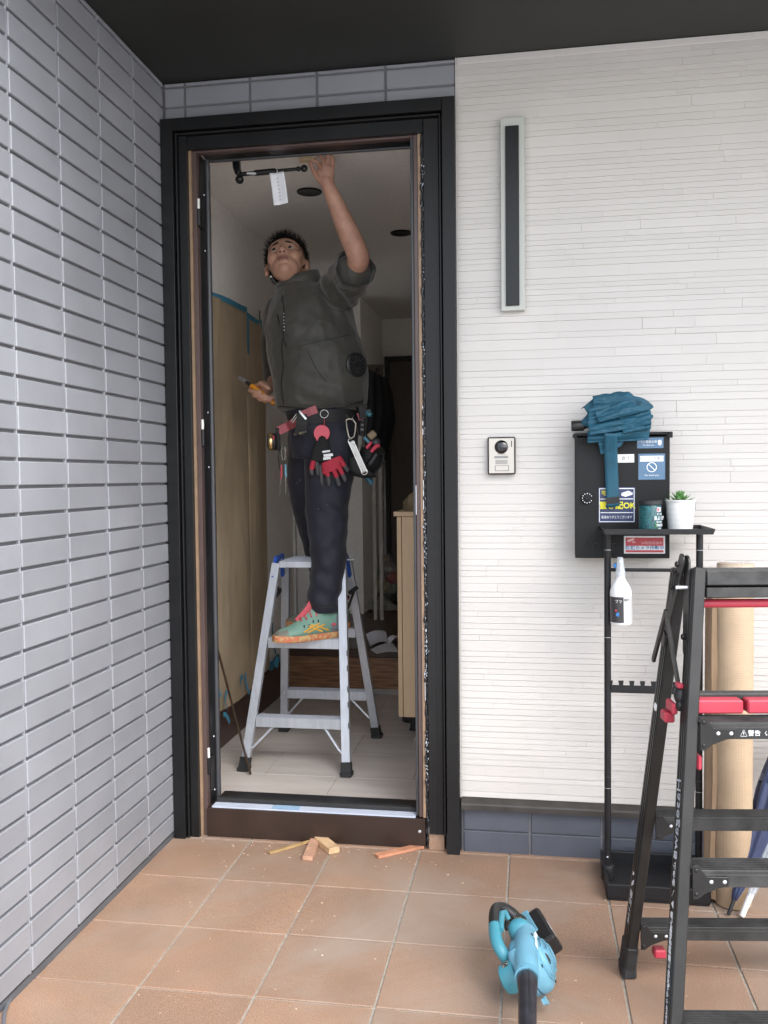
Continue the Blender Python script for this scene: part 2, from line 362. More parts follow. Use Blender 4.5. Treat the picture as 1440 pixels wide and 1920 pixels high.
m_dd = mat('dark_brown_door', (.085, .066, .052), .5, var=.2, scale=6, stretch=(12, 1, 1))
obj('door_leaf', box_g(-.53, .22, 3.86, 3.897, ZR, 2.17), m_dd, hd, bevel=.002)
obj('door_casing', [box_g(-.565, -.532, 3.845, 3.898, ZR, 2.205), box_g(-.531, .26, 3.845, 3.898, 2.172, 2.205)], mat('black_casing', (.015, .012, .011), .5), hd)
obj('handle', [tube_g([(.16, 3.855, 1.25), (.16, 3.81, 1.25), (.07, 3.81, 1.25)], .009, 8)], m_alu, hd, smooth=True)

# ------------------------------------------------------------------ door frames
cf = thing('door_frame', 'black aluminium outer door frame with stepped mouldings around the open doorway', 'door frame', (-.2, 0, 0))
ZT = 2.507; YF = -.042
def jamb(s, xo):       # s=+1: left jamb going right from xo, s=-1: right jamb going left from xo
    X = lambda a, b: (min(xo+s*a, xo+s*b), max(xo+s*a, xo+s*b))
    fl1 = box_g(*X(0, .042), YF, .012, .001, ZT)
    obj('jamb', fl1, m_black if s > 0 else m_char, cf, bevel=.0015)
    rib = box_g(*X(.047, .053), -.030, .012, .001 if s > 0 else .055, ZT-.047)
    obj('bead', rib, m_char, cf, bevel=.0015, seg=2)
    inner = box_g(*X(.056, .085 if s > 0 else .106), -.020 if s > 0 else -.012, .02, .001 if s > 0 else .055, ZT-.055)
    obj('lining', inner, m_black if s > 0 else m_char, cf, bevel=.001)
    if s < 0: obj('lining_rib', box_g(*X(.076, .0775), -.0135, -.0119, .056, ZT-.06), m_black, cf)
jamb(1, -.7035); jamb(-1, .3072)
obj('head', box_g(-.6612, .2648, YF, .012, ZT-.042, ZT), m_black, cf, bevel=.0015)
obj('bead', box_g(-.6500, .2540, -.030, .012, ZT-.053, ZT-.047), m_char, cf, bevel=.0015)
obj('lining', box_g(-.6180, .2005, -.016, .02, ZT-.100, ZT-.056), m_black, cf, bevel=.001)
# what the trimmed right lining leaves bare at its foot
foot = thing('sill_block', 'small brown tiled block exposed under the cut end of the right lining', 'block', (.22, 0, 0))
obj('tile', box_g(.199, .252, -.004, .03, -.003, .052), m_ft, foot, bevel=.001)
obj('bracket', [box_g(.199, .226, -.010, -.005, .054, .083)], mat('galvanised', (.45, .44, .40), .45, metal=.5), foot, bevel=.001)
for q in ((.206, .074), (.219, .062)): obj('screw', lathe_g([(.0022, 0), (.0022, .0015)], (q[0], -.010, q[1]), 8, (0, -1, 0)), m_gasket, foot)

of = thing('door_frame', 'old bronze door frame with tan cut edges inside the black outer frame', 'door frame', (-.2, .06, 0))
XA, XB = -.618, .190; ZH = 2.419
# jambs: tan cut edge, mauve face, black channel, grey gasket
obj('cut_edge', box_g(XA, XA+.009, -.004, .10, .001, ZH), m_tan, of)
obj('jamb', box_g(XA+.010, XA+.024, .004, .12, .001, ZH-.010), m_mauve, of, bevel=.001)
obj('channel', box_g(XA+.0242, XA+.027, .03, .12, .105, ZH-.02), m_black, of)
obj('gasket', tube_g([(XA+.031, .095, .105), (XA+.031, .095, ZH-.01)], .009, 10), m_gasket, of, smooth=True)
obj('stop', box_g(XA+.0245, XA+.031, .105, .125, .08, ZH-.02), m_black, of)
obj('cut_edge', box_g(XB-.009, XB, -.004, .10, .107, ZH+.01), m_tan, of)
obj('jamb', box_g(XB-.024, XB-.010, .002, .12, .107, ZH+.01), m_mauve, of, bevel=.001)
obj('gasket', box_g(XB-.036, XB-.025, .012, .13, .107, ZH), m_gasket, of, bevel=.002)
obj('cut_edge', box_g(XA+.0095, XB-.025, -.004, .04, ZH-.009, ZH), m_tan, of)
obj('head', box_g(XA+.0245, XB-.025, .004, .03, ZH-.019, ZH-.0095), m_mauve, of, bevel=.001)
obj('channel', box_g(XA+.0305, XB-.037, .031, .12, ZH-.012, ZH-.002), m_black, of)
obj('gasket', tube_g([(XA+.04, .108, ZH-.010), (XB-.038, .108, ZH-.010)], .008, 10), m_gasket, of, smooth=True)
# sill
obj('kick_panel', box_g(XA+.025, XB-.002, -.006, .03, .001, .103), m_brownal, of, bevel=.0012)
obj('screw', lathe_g([(.0055, 0), (.005, .002), (.002, .003)], (.168, -.006, .060), 12, (0, -1, 0)), m_alu, of, smooth=True)
obj('sill_plate', box_g(XA+.041, XB-.037, .0, .042, .1035, .108), mat('white_masking_film', (.52, .57, .68), .45, var=.06, scale=10), of)
obj('tape_patch', box_g(-.36, -.26, .0005, .040, .1082, .1089), mat('pale_blue_tape', (.30, .45, .62), .6), of)
obj('sill_gasket', [box_g(XA+.041, XB-.037, .043, .070, .09, .122)], m_rubber, of, bevel=.003)
obj('threshold', [box_g(XA+.041, XB-.037, .071, .150, .06, .112)], m_char, of, bevel=.003)
obj('threshold_lip', [box_g(XA+.02, XB-.02, .151, .19, .06, ZF+.012)], m_brownal, of, bevel=.003)
for zz in (PX(372, 405, .05).z, PX(374, 813, .05).z, PX(386, 1420, .05).z):
    h = obj('hinge', [tube_g([(XA+.028, .012, zz-.045), (XA+.028, .012, zz+.012)], .0075, 10), box_g(XA+.026, XA+.034, .014, .05, zz-.05, zz+.015)], m_black, of, smooth=True)
    obj('pin', tube_g([(XA+.028, .012, zz+.0125), (XA+.028, .012, zz+.047)], .0045, 8), mat('white_nylon', (.75, .75, .72), .4), h, smooth=True)
    for dz in (.075, -.12): obj('screw', lathe_g([(.004, 0), (.003, .002)], (XA+.0302, .06, zz+dz), 8, (1, 0, 0)), m_alu, h)
# torn sealant and white foam crumbs along the cut right jamb
random.seed(3)
gl = []
zz = .01
while zz < 2.42:
    r = random.uniform(.003, .0075); gl.append(ell_g((.1945+random.uniform(-.002, .004), -.006+random.uniform(-.004, .004), zz), (r*.8, r*.8, r*random.uniform(1, 2.5)), 7, 5)); zz += random.uniform(.006, .018)
sl = obj('torn_sealant', gl, mat('torn_black_sealant', (.012, .013, .017), .3, var=.4, scale=60, bump=.6, bscale=200), of, kind='stuff')
obj('sealant_backing', box_g(.1905, .1996, -.003, .02, .06, 2.44), m_black, of)
cr_ = []
cc_ = [random.uniform(.12, 1.75) for _ in range(16)]+[random.uniform(1.75, 2.35) for _ in range(3)]
for _ in range(150):
    zz = random.choice(cc_)+random.gauss(0, .035); r = random.uniform(.0006, .0019)*(1.9 if random.random() < .07 else 1)
    cr_.append(ell_g((.195+random.gauss(.001, .0035), -.0125+random.uniform(-.003, .001), zz), (r, r*.7, r*random.uniform(.8, 2.2)), 5, 4))
obj('foam_crumbs', cr_, mat('white_foam', (.42, .47, .52), .7), of, kind='stuff')
for z0, z1 in ((PX(797, 762, 0).z, PX(797, 815, 0).z), (PX(797, 900, 0).z, PX(797, 955, 0).z), (PX(797, 1258, 0).z, PX(797, 1312, 0).z)):
    obj('shim_plate', box_g(.1905, .1925, -.010, -.0042, z1, z0), m_alu, of)
obj('latch_plate', box_g(.1645, .1665, -.001, .0015, PX(780, 965, 0).z, PX(780, 910, 0).z), m_alu, of)

# ================================================================== things on and before the white wall
m_blk = mat('matt_black_steel', (.012, .012, .013), .5, spec=.35, var=.2, scale=20, bump=.06, bscale=500)
m_bpl = mat('black_plastic', (.015, .015, .016), .42, var=.2, scale=25, bump=.08, bscale=400)
m_wht = mat('white_paint', (.78, .78, .77), .4, var=.03)
m_stw = mat('sticker_white', (.78, .80, .82), .4, var=.03)
m_red = mat('red_paint', (.44, .038, .065), .45, var=.12, scale=15)
# wall lamp
lp = thing('wall_lamp', 'tall slim black wall lamp on a frosted back plate', 'lamp', (.493, 0, 2.1))
m_fr = mat('frosted_acrylic', (.44, .455, .42), .35, var=.03, scale=8, spec=.6)
obj('diffuser', box_g(.4545, .5315, -.030, -.0075, 1.809, 2.428), m_fr, lp, bevel=.002, seg=2)
a = PX(947, 236, -.038); b = PX(974, 572, -.038)
obj('cover', box_g(a.x, b.x, -.038, -.0302, b.z, a.z), m_black, lp, bevel=.0012)
# intercom
ic = thing('intercom', 'square video doorbell with silver face and black rim on the white wall', 'intercom', (.453, 0, 1.337))
m_sil = mat('champagne_silver', (.50, .47, .43), .38, metal=.35, var=.04)
obj('bezel', box_g(.407, .4985, -.026, -.0045, 1.2755, 1.3995), m_bpl, ic, bevel=.006, seg=3)
obj('faceplate', box_g(.4115, .494, -.0285, -.0262, 1.2800, 1.395), m_sil, ic, bevel=.001)
c_ = PX(940, 838, -.03)
obj('lens', [lathe_g([(.022, 0), (.022, .002), (.019, .004), (.012, .0075), (.002, .009)], (c_.x, -.0286, c_.z), 28, (0, -1, 0))], mat('dark_glass', (.006, .006, .008), .08, var=.05, coat=.6), ic, smooth=True)
obj('lens_core', ell_g((c_.x, -.0372, c_.z-.001), (.006, .002, .006), 12, 8), mat('lens_glass', (.02, .025, .04), .05), ic, smooth=True)
s_ = PX(959, 832, -.03); obj('light_slot', box_g(s_.x-.0014, s_.x+.0014, -.0290, -.0286, s_.z-.010, s_.z+.010), m_bpl, ic)
s_ = PX(940, 857, -.03); obj('name_strip', box_g(s_.x-.023, s_.x+.022, -.0291, -.0286, s_.z-.004, s_.z+.004), mat('grey_strip', (.22, .22, .22), .4), ic)
for k in range(9): obj('speaker_slot', box_g(c_.x-.02, c_.x+.02, -.0288, -.02865, s_.z-.010-.0016*k, s_.z-.0094-.0016*k), m_gasket, ic)
s_ = PX(941, 878, -.03)
obj('button_rim', box_g(s_.x-.0225, s_.x+.0225, -.0290, -.0286, s_.z-.009, s_.z+.009), m_gasket, ic)
obj('button', box_g(s_.x-.021, s_.x+.021, -.0302, -.0291, s_.z-.0078, s_.z+.0078), m_sil, ic, bevel=.0005)
text('lettering', 'Panasonic', .0065, m_gasket, (c_.x, -.0286, PX(940, 851, -.03).z), parent=ic)

# mailbox -----------------------------------------------------------
mb = thing('mailbox', 'matt black wall mailbox covered in stickers', 'mailbox', (.83, -.05, 1.2))
MX0, MX1, MZ0, MZ1, MY = .686, .9745, 1.008, 1.398, -.100
m_mb = mat('black_powder_coat', (.012, .0124, .0135), .5, spec=.22, var=.12, scale=30, bump=.15, bscale=700)
obj('case', box_g(MX0+.003, MX1-.003, MY+.012, -.0045, MZ0+.002, MZ1-.006), m_mb, mb, bevel=.002)
obj('door', box_g(MX0, MX1, MY, MY+.011, MZ0, MZ1-.008), m_mb, mb, bevel=.0015)
obj('lid', [box_g(MX0-.004, MX1+.008, MY-.006, -.0046, MZ1-.004, MZ1+.005)], m_mb, mb, bevel=.0015)
for q in (box_g(MX0-.003, MX0+.006, MY-.010, MY-.0065, MZ1-.014, MZ1+.004), box_g(MX1-.006, MX1+.007, MY-.010, MY-.0065, MZ1-.014, MZ1+.004)): obj('lid_lip', q, m_mb, mb, bevel=.001)
YS = MY-.0003
d_ = PX(1100.6, 934, YS)
dial = obj('dial', lathe_g([(.0185, 0), (.0185, .007), (.016, .010), (.010, .0105), (.009, .016), (.001, .0165)], (d_.x, MY, d_.z), 28, (0, -1, 0)), m_mb, mb, smooth=True)
for k in range(11):
    a = 2*math.pi*k/12+.5; obj('dial_mark', lathe_g([(.0016, 0), (.0016, .0005)], (d_.x+.0150*math.cos(a), MY-.0101, d_.z+.0150*math.sin(a)), 8, (0, -1, 0)), m_stw, dial)
def sticker(name, x0, y0, x1, y1, m, z=0, parent=mb, plane=None):
    yy = (plane if plane is not None else YS)-.0004*z
    a = PX(x0, y0, yy); b = PX(x1, y1, yy)
    return obj(name, box_g(a.x, b.x, yy-.0004, yy, b.z, a.z), m, parent)
def stext(s, x, y, hpx, m, z=1, parent=mb, wide=1., bold=.0):
    yy = YS-.0004*z-.0001; p = PX(x, y, yy); return text('lettering', s, hpx*.00168, m, p, parent=parent, wide=wide, depth=.0003, bold=bold)
m_sb = mat('steel_blue_vinyl', (.085, .17, .28), .35, var=.1, scale=30)
m_nv = mat('navy_vinyl', (.022, .035, .105), .3, var=.1, scale=20)
m_yl = mat('yellow_print', (.85, .78, .02), .4)
m_rv = mat('red_vinyl', (.50, .05, .07), .35, var=.1, scale=30)
m_pk = mat('pale_pink_print', (.72, .45, .46), .4)
m_bt = mat('blue_print', (.03, .16, .42), .4)
m_gp = mat('grey_print', (.12, .12, .13), .5)
s1 = sticker('sticker', 1194.5, 821, 1244, 840, m_sb)
stext('チラシ投函お断り', 1216, 828.5, 5.2, m_stw, parent=s1); stext('No thank you', 1216, 834.5, 3.6, m_stw, parent=s1)
hp = PX(1237, 830, YS-.0008); obj('hand_icon', [ell_g((hp.x, hp.y, hp.z-.002), (.0055, .0004, .0065), 10, 6)]+[tube_g([(hp.x-.004+.0027*k, hp.y, hp.z), (hp.x-.004+.0027*k, hp.y, hp.z+.007+(.002 if k in (1, 2) else 0))], .0011, 6, flat=.3) for k in range(4)], m_stw, s1)
s2 = sticker('sticker', 1197, 851, 1247, 899, m_sb)
a = sticker('title_band', 1200, 855, 1244, 865, m_stw, 1, s2); stext('セールスお断り', 1222, 860, 6.2, m_gp, 2, s2)
p = PX(1222, 876, YS-.0006); ring = [(p.x+.0142*math.cos(t*math.pi/14), p.y, p.z+.0142*math.sin(t*math.pi/14)) for t in range(28)]
obj('no_sign', [tube_g(ring, .0013, 6, closed=True, flat=.4), bar_g((p.x-.0095, p.y, p.z+.0095), (p.x+.0095, p.y, p.z-.0095), .0022, .0008, (1, 0, 1))], m_stw, s2)
stext('No thank you', 1222, 891, 4.6, m_stw, 1, s2)
s3 = sticker('name_label', 1157, 852, 1189, 867, m_stw); stext('倉ぎ•', 1175, 859.5, 8, m_gp, 1, s3)
s4 = sticker('sticker', 1122, 914, 1191, 980, m_nv)
for q in ((1124, 915.5, 1189, 916.7), (1124, 977.5, 1189, 978.7), (1123.4, 915.5, 1124.6, 978.7), (1188.4, 915.5, 1189.6, 978.7), (1126, 935, 1187, 936.2), (1126, 960.5, 1187, 961.7)): sticker('rule', *q, m_stw, 1, s4)
stext('置き配OK', 1157, 948.5, 15, m_yl, 1, s4, wide=.98, bold=.0006); stext('宅配便', 1143, 925, 10, m_yl, 1, s4, bold=.0003); stext('配達ありがとうございます', 1156.5, 970, 6.0, m_stw, 1, s4, wide=.78)
q = PX(1175.5, 925.5, YS-.0008)
obj('parcel_icon', [prism_g([(-.017, -.006), (-.004, -.010), (.017, -.003), (.017, .003), (.004, .009), (-.017, .002)], (q.x, q.y, q.z), (1, 0, 0), (0, 0, 1), .0003)], m_stw, s4)
obj('parcel_icon', [bar_g((q.x-.017, q.y-.0005, q.z+.002), (q.x-.004, q.y-.0005, q.z-.002), .001, .0004, (0, 0, 1)), bar_g((q.x-.004, q.y-.0005, q.z-.002), (q.x+.017, q.y-.0005, q.z+.004), .001, .0004, (0, 0, 1))], m_nv, s4)
s5 = sticker('sticker', 1170, 1005, 1247, 1038, m_stw)
sticker('band', 1173, 1008, 1244, 1023.5, m_rv, 1, s5); sticker('band', 1173, 1031.5, 1244, 1036, m_rv, 1, s5)
stext('防犯カメラ作動中', 1209, 1027.5, 7.6, m_bt, 1, s5, wide=1.16, bold=.0003); stext('24時間録画中', 1222, 1018.5, 6.5, m_pk, 2, s5)
q = PX(1184, 1013, YS-.001); obj('camera_icon', [bar_g((q.x-.012, q.y, q.z-.003), (q.x+.008, q.y, q.z+.004), .007, .0005, (0, 0, 1)), bar_g((q.x+.002, q.y, q.z-.006), (q.x+.012, q.y, q.z-.006), .003, .0005, (0, 0, 1))], m_pk, s5)
for ch, x, y, h in (('P', 1103, 1020, 17), ('O', 1118, 1026, 21), ('S', 1134, 1029, 21), ('T', 1149, 1027, 21)):
    text('lettering', ch, h*.00168*1.05, m_black, PX(x, y, MY), parent=mb, depth=.004, bold=-.0004)
obj('hook', tube_g([PX(1090, 822, MY-.012), PX(1089, 830, MY-.012), PX(1093, 833, MY-.012), PX(1097, 828, MY-.012), PX(1096, 818, MY-.012)], .0014, 6), m_blk, mb, smooth=True)

from mathutils import noise as mn
# teal folding umbrella thrown over the mailbox -----------------------
ub = thing('folding_umbrella', 'teal folding umbrella draped over the top of the black mailbox', 'umbrella', (.8, -.1, 1.41))
m_teal = mat('teal_nylon', (.008, .074, .122), .66, var=.15, scale=25, bump=.15, bscale=120)
Zm = lambda x, y: (1060+x/5.54, 720+y/5.54)
h0 = PX(*Zm(62, 437), -.10); h1 = PX(*Zm(190, 432), -.10)
obj('handle', tube_g([h0, h0.lerp(h1, .05), h0.lerp(h1, .6), h1], [.0155, .0170, .0170, .0165], 18), m_bpl, ub, smooth=True)
obj('shaft', tube_g([h1, PX(*Zm(215, 430), -.10)], .011, 10), m_blk, ub, smooth=True)
def core(u, v):
    th = 2*math.pi*v; rx = .5-.5*math.cos(math.pi*min(1, u*1.02)); 
    x = .715+.20*u; env = (math.sin(math.pi*min(1, max(0, u*.86+.10))))**.55
    r = .058*env*(1+.13*math.sin(7*th+6*u)+.07*math.sin(13*th-9*u))
    return (x+.01*math.sin(3*th), -.100+.62*r*math.cos(th), 1.452+.020*u+1.02*r*math.sin(th))
obj('canopy_bundle', grid_g(28, 72, core), m_teal, ub, smooth=True, angle=180)
def panel(name, cs, y0, y1, bulge, wav=3, ph=0., nx=44, ny=22, par=ub, curl=.004):
    P = [PX(*Zm(*c), yy) for c, yy in zip(cs, (y0, y0, y1, y1))]     # tl, tr, br, bl
    def f(u, v):
        p = P[0].lerp(P[1], u).lerp(P[3].lerp(P[2], u), v)
        b = bulge*math.sin(math.pi*min(1, max(0, v*.9+.05)))*(.6+.4*math.sin(math.pi*u))
        k = curl*math.sin(wav*math.pi*v+ph+1.6*u)+.5*curl*math.sin(7*u+4*v+ph)+.9*curl*mn.noise(Vector((4*u+ph, 9*v, ph)))+.5*curl*mn.noise(Vector((11*u, 14*v+ph, 2)))
        return p+Vector((0, -b-k, .25*k))
    g = grid_g(nx, ny, f); me = mesh_of([g])
    o = obj(name, None, m_teal, par, me=me, smooth=True, angle=180)
    md = o.modifiers.new('s', 'SOLIDIFY'); md.thickness = .0016; md.offset = -1
    return o
panel('canopy_fold', ((282, 128), (655, 84), (800, 190), (286, 262)), -.112, -.128, .016, 2)
panel('canopy_fold', ((240, 260), (700, 165), (885, 330), (235, 420)), -.132, -.140, .012, 3, 1)
panel('canopy_fold', ((305, 300), (640, 168), (880, 270), (345, 402)), -.146, -.158, .014, 2, 2)
panel('canopy_fold', ((232, 385), (890, 290), (892, 420), (250, 535)), -.148, -.160, .012, 3, 3)
panel('canopy_fold', ((225, 500), (885, 395), (862, 580), (230, 608)), -.138, -.142, .010, 3, 1.5)
panel('canopy_fold', ((335, 600), (640, 560), (560, 660), (372, 728)), -.130, -.134, .006, 2, .4)
panel('canopy_fold', ((560, 350), (890, 270), (888, 470), (600, 520)), -.152, -.160, .010, 4, 2.2)
P0 = [PX(*Zm(*c), -.165) for c in ((404, 512), (540, 515))]; P1 = [PX(*Zm(*c), -.125) for c in ((430, 1285), (568, 1268))]
def stp(u, v):
    a = P0[0].lerp(P0[1], u); b = P1[0].lerp(P1[1], u); p = a.lerp(b, v); p.y = -.165+.048*(1-(1-v)**3)+.002*math.sin(5*v+3*u); return p
st = obj('strap', grid_g(4, 24, stp), m_teal, ub, smooth=True, angle=180); st.modifiers.new('s', 'SOLIDIFY').thickness = .0015
a0, b0 = stp(-.03, .875), stp(1.03, .955)
obj('fastener', grid_g(2, 4, lambda u, v: stp(u*1.04-.02, .865+.09*v)-Vector((0, .0024, 0))), m_rubber, st)

# display stand -------------------------------------------------------
sn = thing('umbrella_stand', 'black metal umbrella stand with top tray and notched middle bar', 'stand', (.915, -.175, 0))
SX0, SX1, SY = .7765, 1.0535, -.175
m_stand = mat('black_satin_steel', (.013, .013, .015), .42, spec=.35, var=.15, scale=20, bump=.05, bscale=500)
obj('base_tray', box_g(.768, 1.062, -.298, -.052, .002, .016), m_stand, sn, bevel=.004, seg=2)
for q in (box_g(.766, 1.064, -.300, -.291, .010, .052), box_g(.766, 1.064, -.059, -.050, .010, .052), box_g(.766, .775, -.2905, -.0595, .010, .052), box_g(1.055, 1.064, -.2905, -.0595, .010, .052)): obj('tray_rim', q, m_stand, sn, bevel=.0035, seg=2)
for x in (SX0+.003, SX1-.003):
    obj('socket', lathe_g([(.021, .014), (.021, .052), (.018, .058), (.012, .060)], (x, SY, 0), 18), m_stand, sn, smooth=True)
    p_ = obj('post', tube_g([(x, SY, .058), (x, SY, 1.098)], .0105, 14), m_stand, sn, smooth=True)
    obj('joint_bolt', ell_g((x-.002, SY-.0105, .085), (.003, .002, .003), 8, 6), m_alu, p_, smooth=True)
    for zz in (.30, .335, .77, .80, 1.04): obj('joint_ring', lathe_g([(.0111, 0), (.0111, .0012)], (x, SY, zz), 14), m_alu if zz in (.3, .77, 1.04) else m_gasket, p_)  # bright rings at the couplings also paint in their white reflections
obj('rail', tube_g([(SX0, SY, .979), (SX1, SY, .979)], .0055, 10), m_stand, sn, smooth=True)
prof = [(0, 0), (SX1-SX0, 0), (SX1-SX0, .022)]
k = 8
for i in range(k, -1, -1):
    x = .004+(SX1-SX0-.02)*i/k
    prof += [(x+.013, .022), (x+.015, .036), (x-.001, .036), (x+.001, .022)]
prof += [(0, .022)]
obj('notched_bar', prism_g(prof, (SX0, SY+.002, .600), (1, 0, 0), (0, 0, 1), .003), m_stand, sn)
obj('notched_bar_lip', box_g(SX0, SX1, SY-.0012, SY+.016, .598, .6015), m_stand, sn)
obj('top_tray', [box_g(.766, 1.066, -.288, -.062, 1.097, 1.1005)], m_stand, sn, bevel=.001)
for q in ([(-.150, .0), (.150, 0), (.157, .016), (-.157, .016)],):
    obj('tray_rim', prism_g(q, (.916, -.288, 1.095), (1, 0, 0), (0, 0, 1), .003), m_stand, sn); obj('tray_rim', prism_g(q, (.916, -.058, 1.095), (1, 0, 0), (0, 0, 1), .003), m_stand, sn)
for s in (-1, 1): obj('tray_rim', bar_g((.916+s*.1535, -.2905, 1.103), (.916+s*.1535, -.0605, 1.103), .0025, .017, (1, 0, .4*-s)), m_stand, sn)

# insect repellent can, plant, spray bottle ---------------------------
TZ = 1.1008
cn = thing('jar', 'black lidded jar with glittery teal label on the stand tray', 'jar', (.900, -.20, TZ))
cx, cy = PX(1219, 990, -.205).x, -.205
m_jl = mat('teal_glitter_label', (.004, .02, .025), .35, c2=(.02, .20, .22), scale=420, thr=(.45, .62))
obj('jar_body', lathe_g([(.030, 0), (.0330, .003), (.0330, .075), (.031, .078)], (cx, cy, TZ), 32), m_jl, cn, smooth=True)
obj('lid', lathe_g([(.0325, .0785), (.0345, .080), (.0345, .091), (.033, .0925), (.010, .0925)], (cx, cy, TZ), 32), m_bpl, cn, smooth=True)
def curved(name, a0, a1, z0, z1, r, m, par):
    return obj(name, grid_g(8, 1, lambda u, v: (cx+r*math.cos(a0+(a1-a0)*u), cy+r*math.sin(a0+(a1-a0)*u), TZ+z0+(z1-z0)*v)), m, par, smooth=True)
curved('label_tag', R(-62), R(-30), .058, .072, .0334, mat('pale_pink_label', (.72, .55, .58), .4), cn)
curved('label_mark', R(-59), R(-50), .060, .069, .0337, m_red, cn)
curved('label_leaf', R(-72), R(-58), .012, .024, .0335, mat('green_print', (.03, .22, .04), .5), cn)
def ctext(s, ang, zz, size, m, wide=1.):
    a = R(ang); text('lettering', s, size, m, (cx+.0337*math.cos(a), cy+.0337*math.sin(a), TZ+zz), ux=(-math.sin(a), math.cos(a), 0), parent=cn, depth=.0006, wide=wide, bold=.0002)
ctext('アース', -47, .051, .007, m_stw); ctext('虫よけ', -50, .039, .014, m_stw); ctext('虫こない', -47, .028, .006, m_stw); ctext('約60日', -46, .018, .009, m_stw); ctext('ゲル', -44, .008, .006, m_stw)
pt = thing('potted_succulent', 'green succulent in a white ribbed pot on the stand tray', 'plant', (.985, -.175, TZ))
px_, py_ = PX(1275.5, 990, -.175).x, -.175
m_pot = mat('white_glazed_pot', (.74, .735, .72), .35, var=.03, bump=.05, bscale=40)
prof = [(.002, .001), (.0345, 0), (.036, .003)]+[(.036+.0066*t/20+(.0005 if t % 4 == 0 else 0), .003+.083*t/20) for t in range(1, 21)]+[(.0445, .0875), (.0450, .091), (.0440, .0925), (.0410, .0920), (.0400, .078), (.001, .078)]
obj('pot', lathe_g(prof, (px_, py_, TZ), 40), m_pot, pt, smooth=True)
obj('soil', lathe_g([(.0398, .0785), (.0398, .0815), (.001, .083)], (px_, py_, TZ), 20), mat('dark_soil', (.03, .02, .012), .95, bump=.8, bscale=300), pt)
m_leaf = mat('succulent_green', (.085, .21, .055), .45, var=.35, scale=30, rnd=.15)
m_leaf2 = mat('succulent_pale_green', (.17, .30, .13), .45, var=.3, scale=30, rnd=.15)
def leaf_mesh(L, wd, th, m):
    rings = []
    for t in range(8):
        u = t/7; ww = wd*(math.sin(math.pi*min(1, .12+.88*u**.8)))**.8*(1 if u < .97 else .15)+.0003; tt = th*(1-.75*u)
        rings.append([(u*L, ww*math.cos(a), tt*math.sin(a)*(1 if math.sin(a) < 0 else .45)+.18*L*u*u) for a in [2*math.pi*k/8 for k in range(8)]])
    me = mesh_of([loft_g(rings)]); me.materials.append(m)
    for f in me.polygons: f.use_smooth = True
    return me
random.seed(5)
for nl, L, wd, el, zz, mm in ((9, .042, .0085, 14, .084, m_leaf2), (9, .036, .0085, 30, .088, m_leaf), (8, .029, .0075, 48, .093, m_leaf), (7, .022, .006, 64, .098, m_leaf), (5, .016, .0045, 80, .102, m_leaf2)):
    me = leaf_mesh(L, wd, .004, mm); me.name = 'leaf'
    for k in range(nl):
        o = inst('leaf', me, pt, (px_, py_, TZ+zz)); o.rotation_euler = Euler((0, -R(el+random.uniform(-7, 7)), 2*math.pi*(k+.5*(nl % 2)+random.uniform(-.15, .15))/nl+zz*90), 'XYZ'); s = random.uniform(.88, 1.1); o.scale = (s, s, s)
sb = thing('spray_bottle', 'white spray bottle with black label hanging from the stand rail', 'bottle', PX(1165, 1172, -.205))
p0 = PX(1165, 1171, -.205); ax = (PX(1163, 1060, -.205)-p0).normalized(); bx, by, bz = p0
prof = [(.020, 0), (.030, .002), (.0325, .008), (.0325, .080), (.0325, .098), (.031, .108), (.025, .122), (.017, .134), (.0135, .142), (.0135, .150), (.003, .151)]
m_bot = mat('white_bottle_plastic', (.74, .75, .76), .35, var=.03)
obj('bottle_body', lathe_g(prof, p0, 28, ax), m_bot, sb, smooth=True)
m_clr = mat('frosted_clear_plastic', (.70, .74, .78), .22, alpha=.55, spec=.6)
obj('trigger_head', [tube_g([p0+ax*.150, p0+ax*.162, p0+ax*.175, p0+ax*.195, p0+ax*.206], [.0145, .0145, .012, .0105, .0085], 14, flat=1.2), tube_g([p0+ax*.196+Vector((0, -.006, 0)), p0+ax*.198+Vector((0, -.03, -.002))], .006, 8)], m_clr, sb, smooth=True)
obj('trigger', tube_g([p0+ax*.188+Vector((0, -.012, 0)), p0+ax*.17+Vector((-.002, -.026, 0)), p0+ax*.155+Vector((-.002, -.030, 0))], [.004, .004, .003], 8, flat=.5), m_clr, sb, smooth=True)
obj('hook_tab', box_g(bx-.022, bx-.012, by+.0, by+.02, bz+.172, bz+.186), mat('blue_plastic', (.05, .25, .6), .4), sb, bevel=.002)
def wrap(name, a0, a1, z0, z1, r, m):
    s = Vector((1, 0, 0)); s = (s-ax*s.dot(ax)).normalized(); q = ax.cross(s)
    return obj(name, grid_g(14, 1, lambda u, v: p0+ax*(z0+(z1-z0)*v)+s*(r*math.cos(a0+(a1-a0)*u))+q*(r*math.sin(a0+(a1-a0)*u))), m, sb, smooth=True)
wrap('label', R(-190), R(-82), .010, .088, .0329, mat('charcoal_label', (.045, .042, .044), .4))
wrap('label', R(-82), R(-10), .010, .088, .0329, mat('pale_print_label', (.60, .60, .61), .4, c2=(.42, .42, .43), scale=700))
for (sx, sz, r1, mm) in ((-.012, .035, .0065, m_bt), (-.018, .047, .003, m_red)): obj('label_print', ell_g(p0+ax*sz+Vector((sx, -.0312, 0)), (r1, .0006, r1), 12, 6), mm, sb)
a_ = R(-66); text('lettering', '強力', .008, m_gp, p0+ax*.079+Vector((.0333*math.cos(a_), .0333*math.sin(a_), 0)), ux=(-math.sin(a_), math.cos(a_), 0), parent=sb)
text('lettering', 'フマ', .011, m_stw, p0+ax*.074+Vector((-.010, -.0326, 0)), ux=(1, -.3, 0), parent=sb)

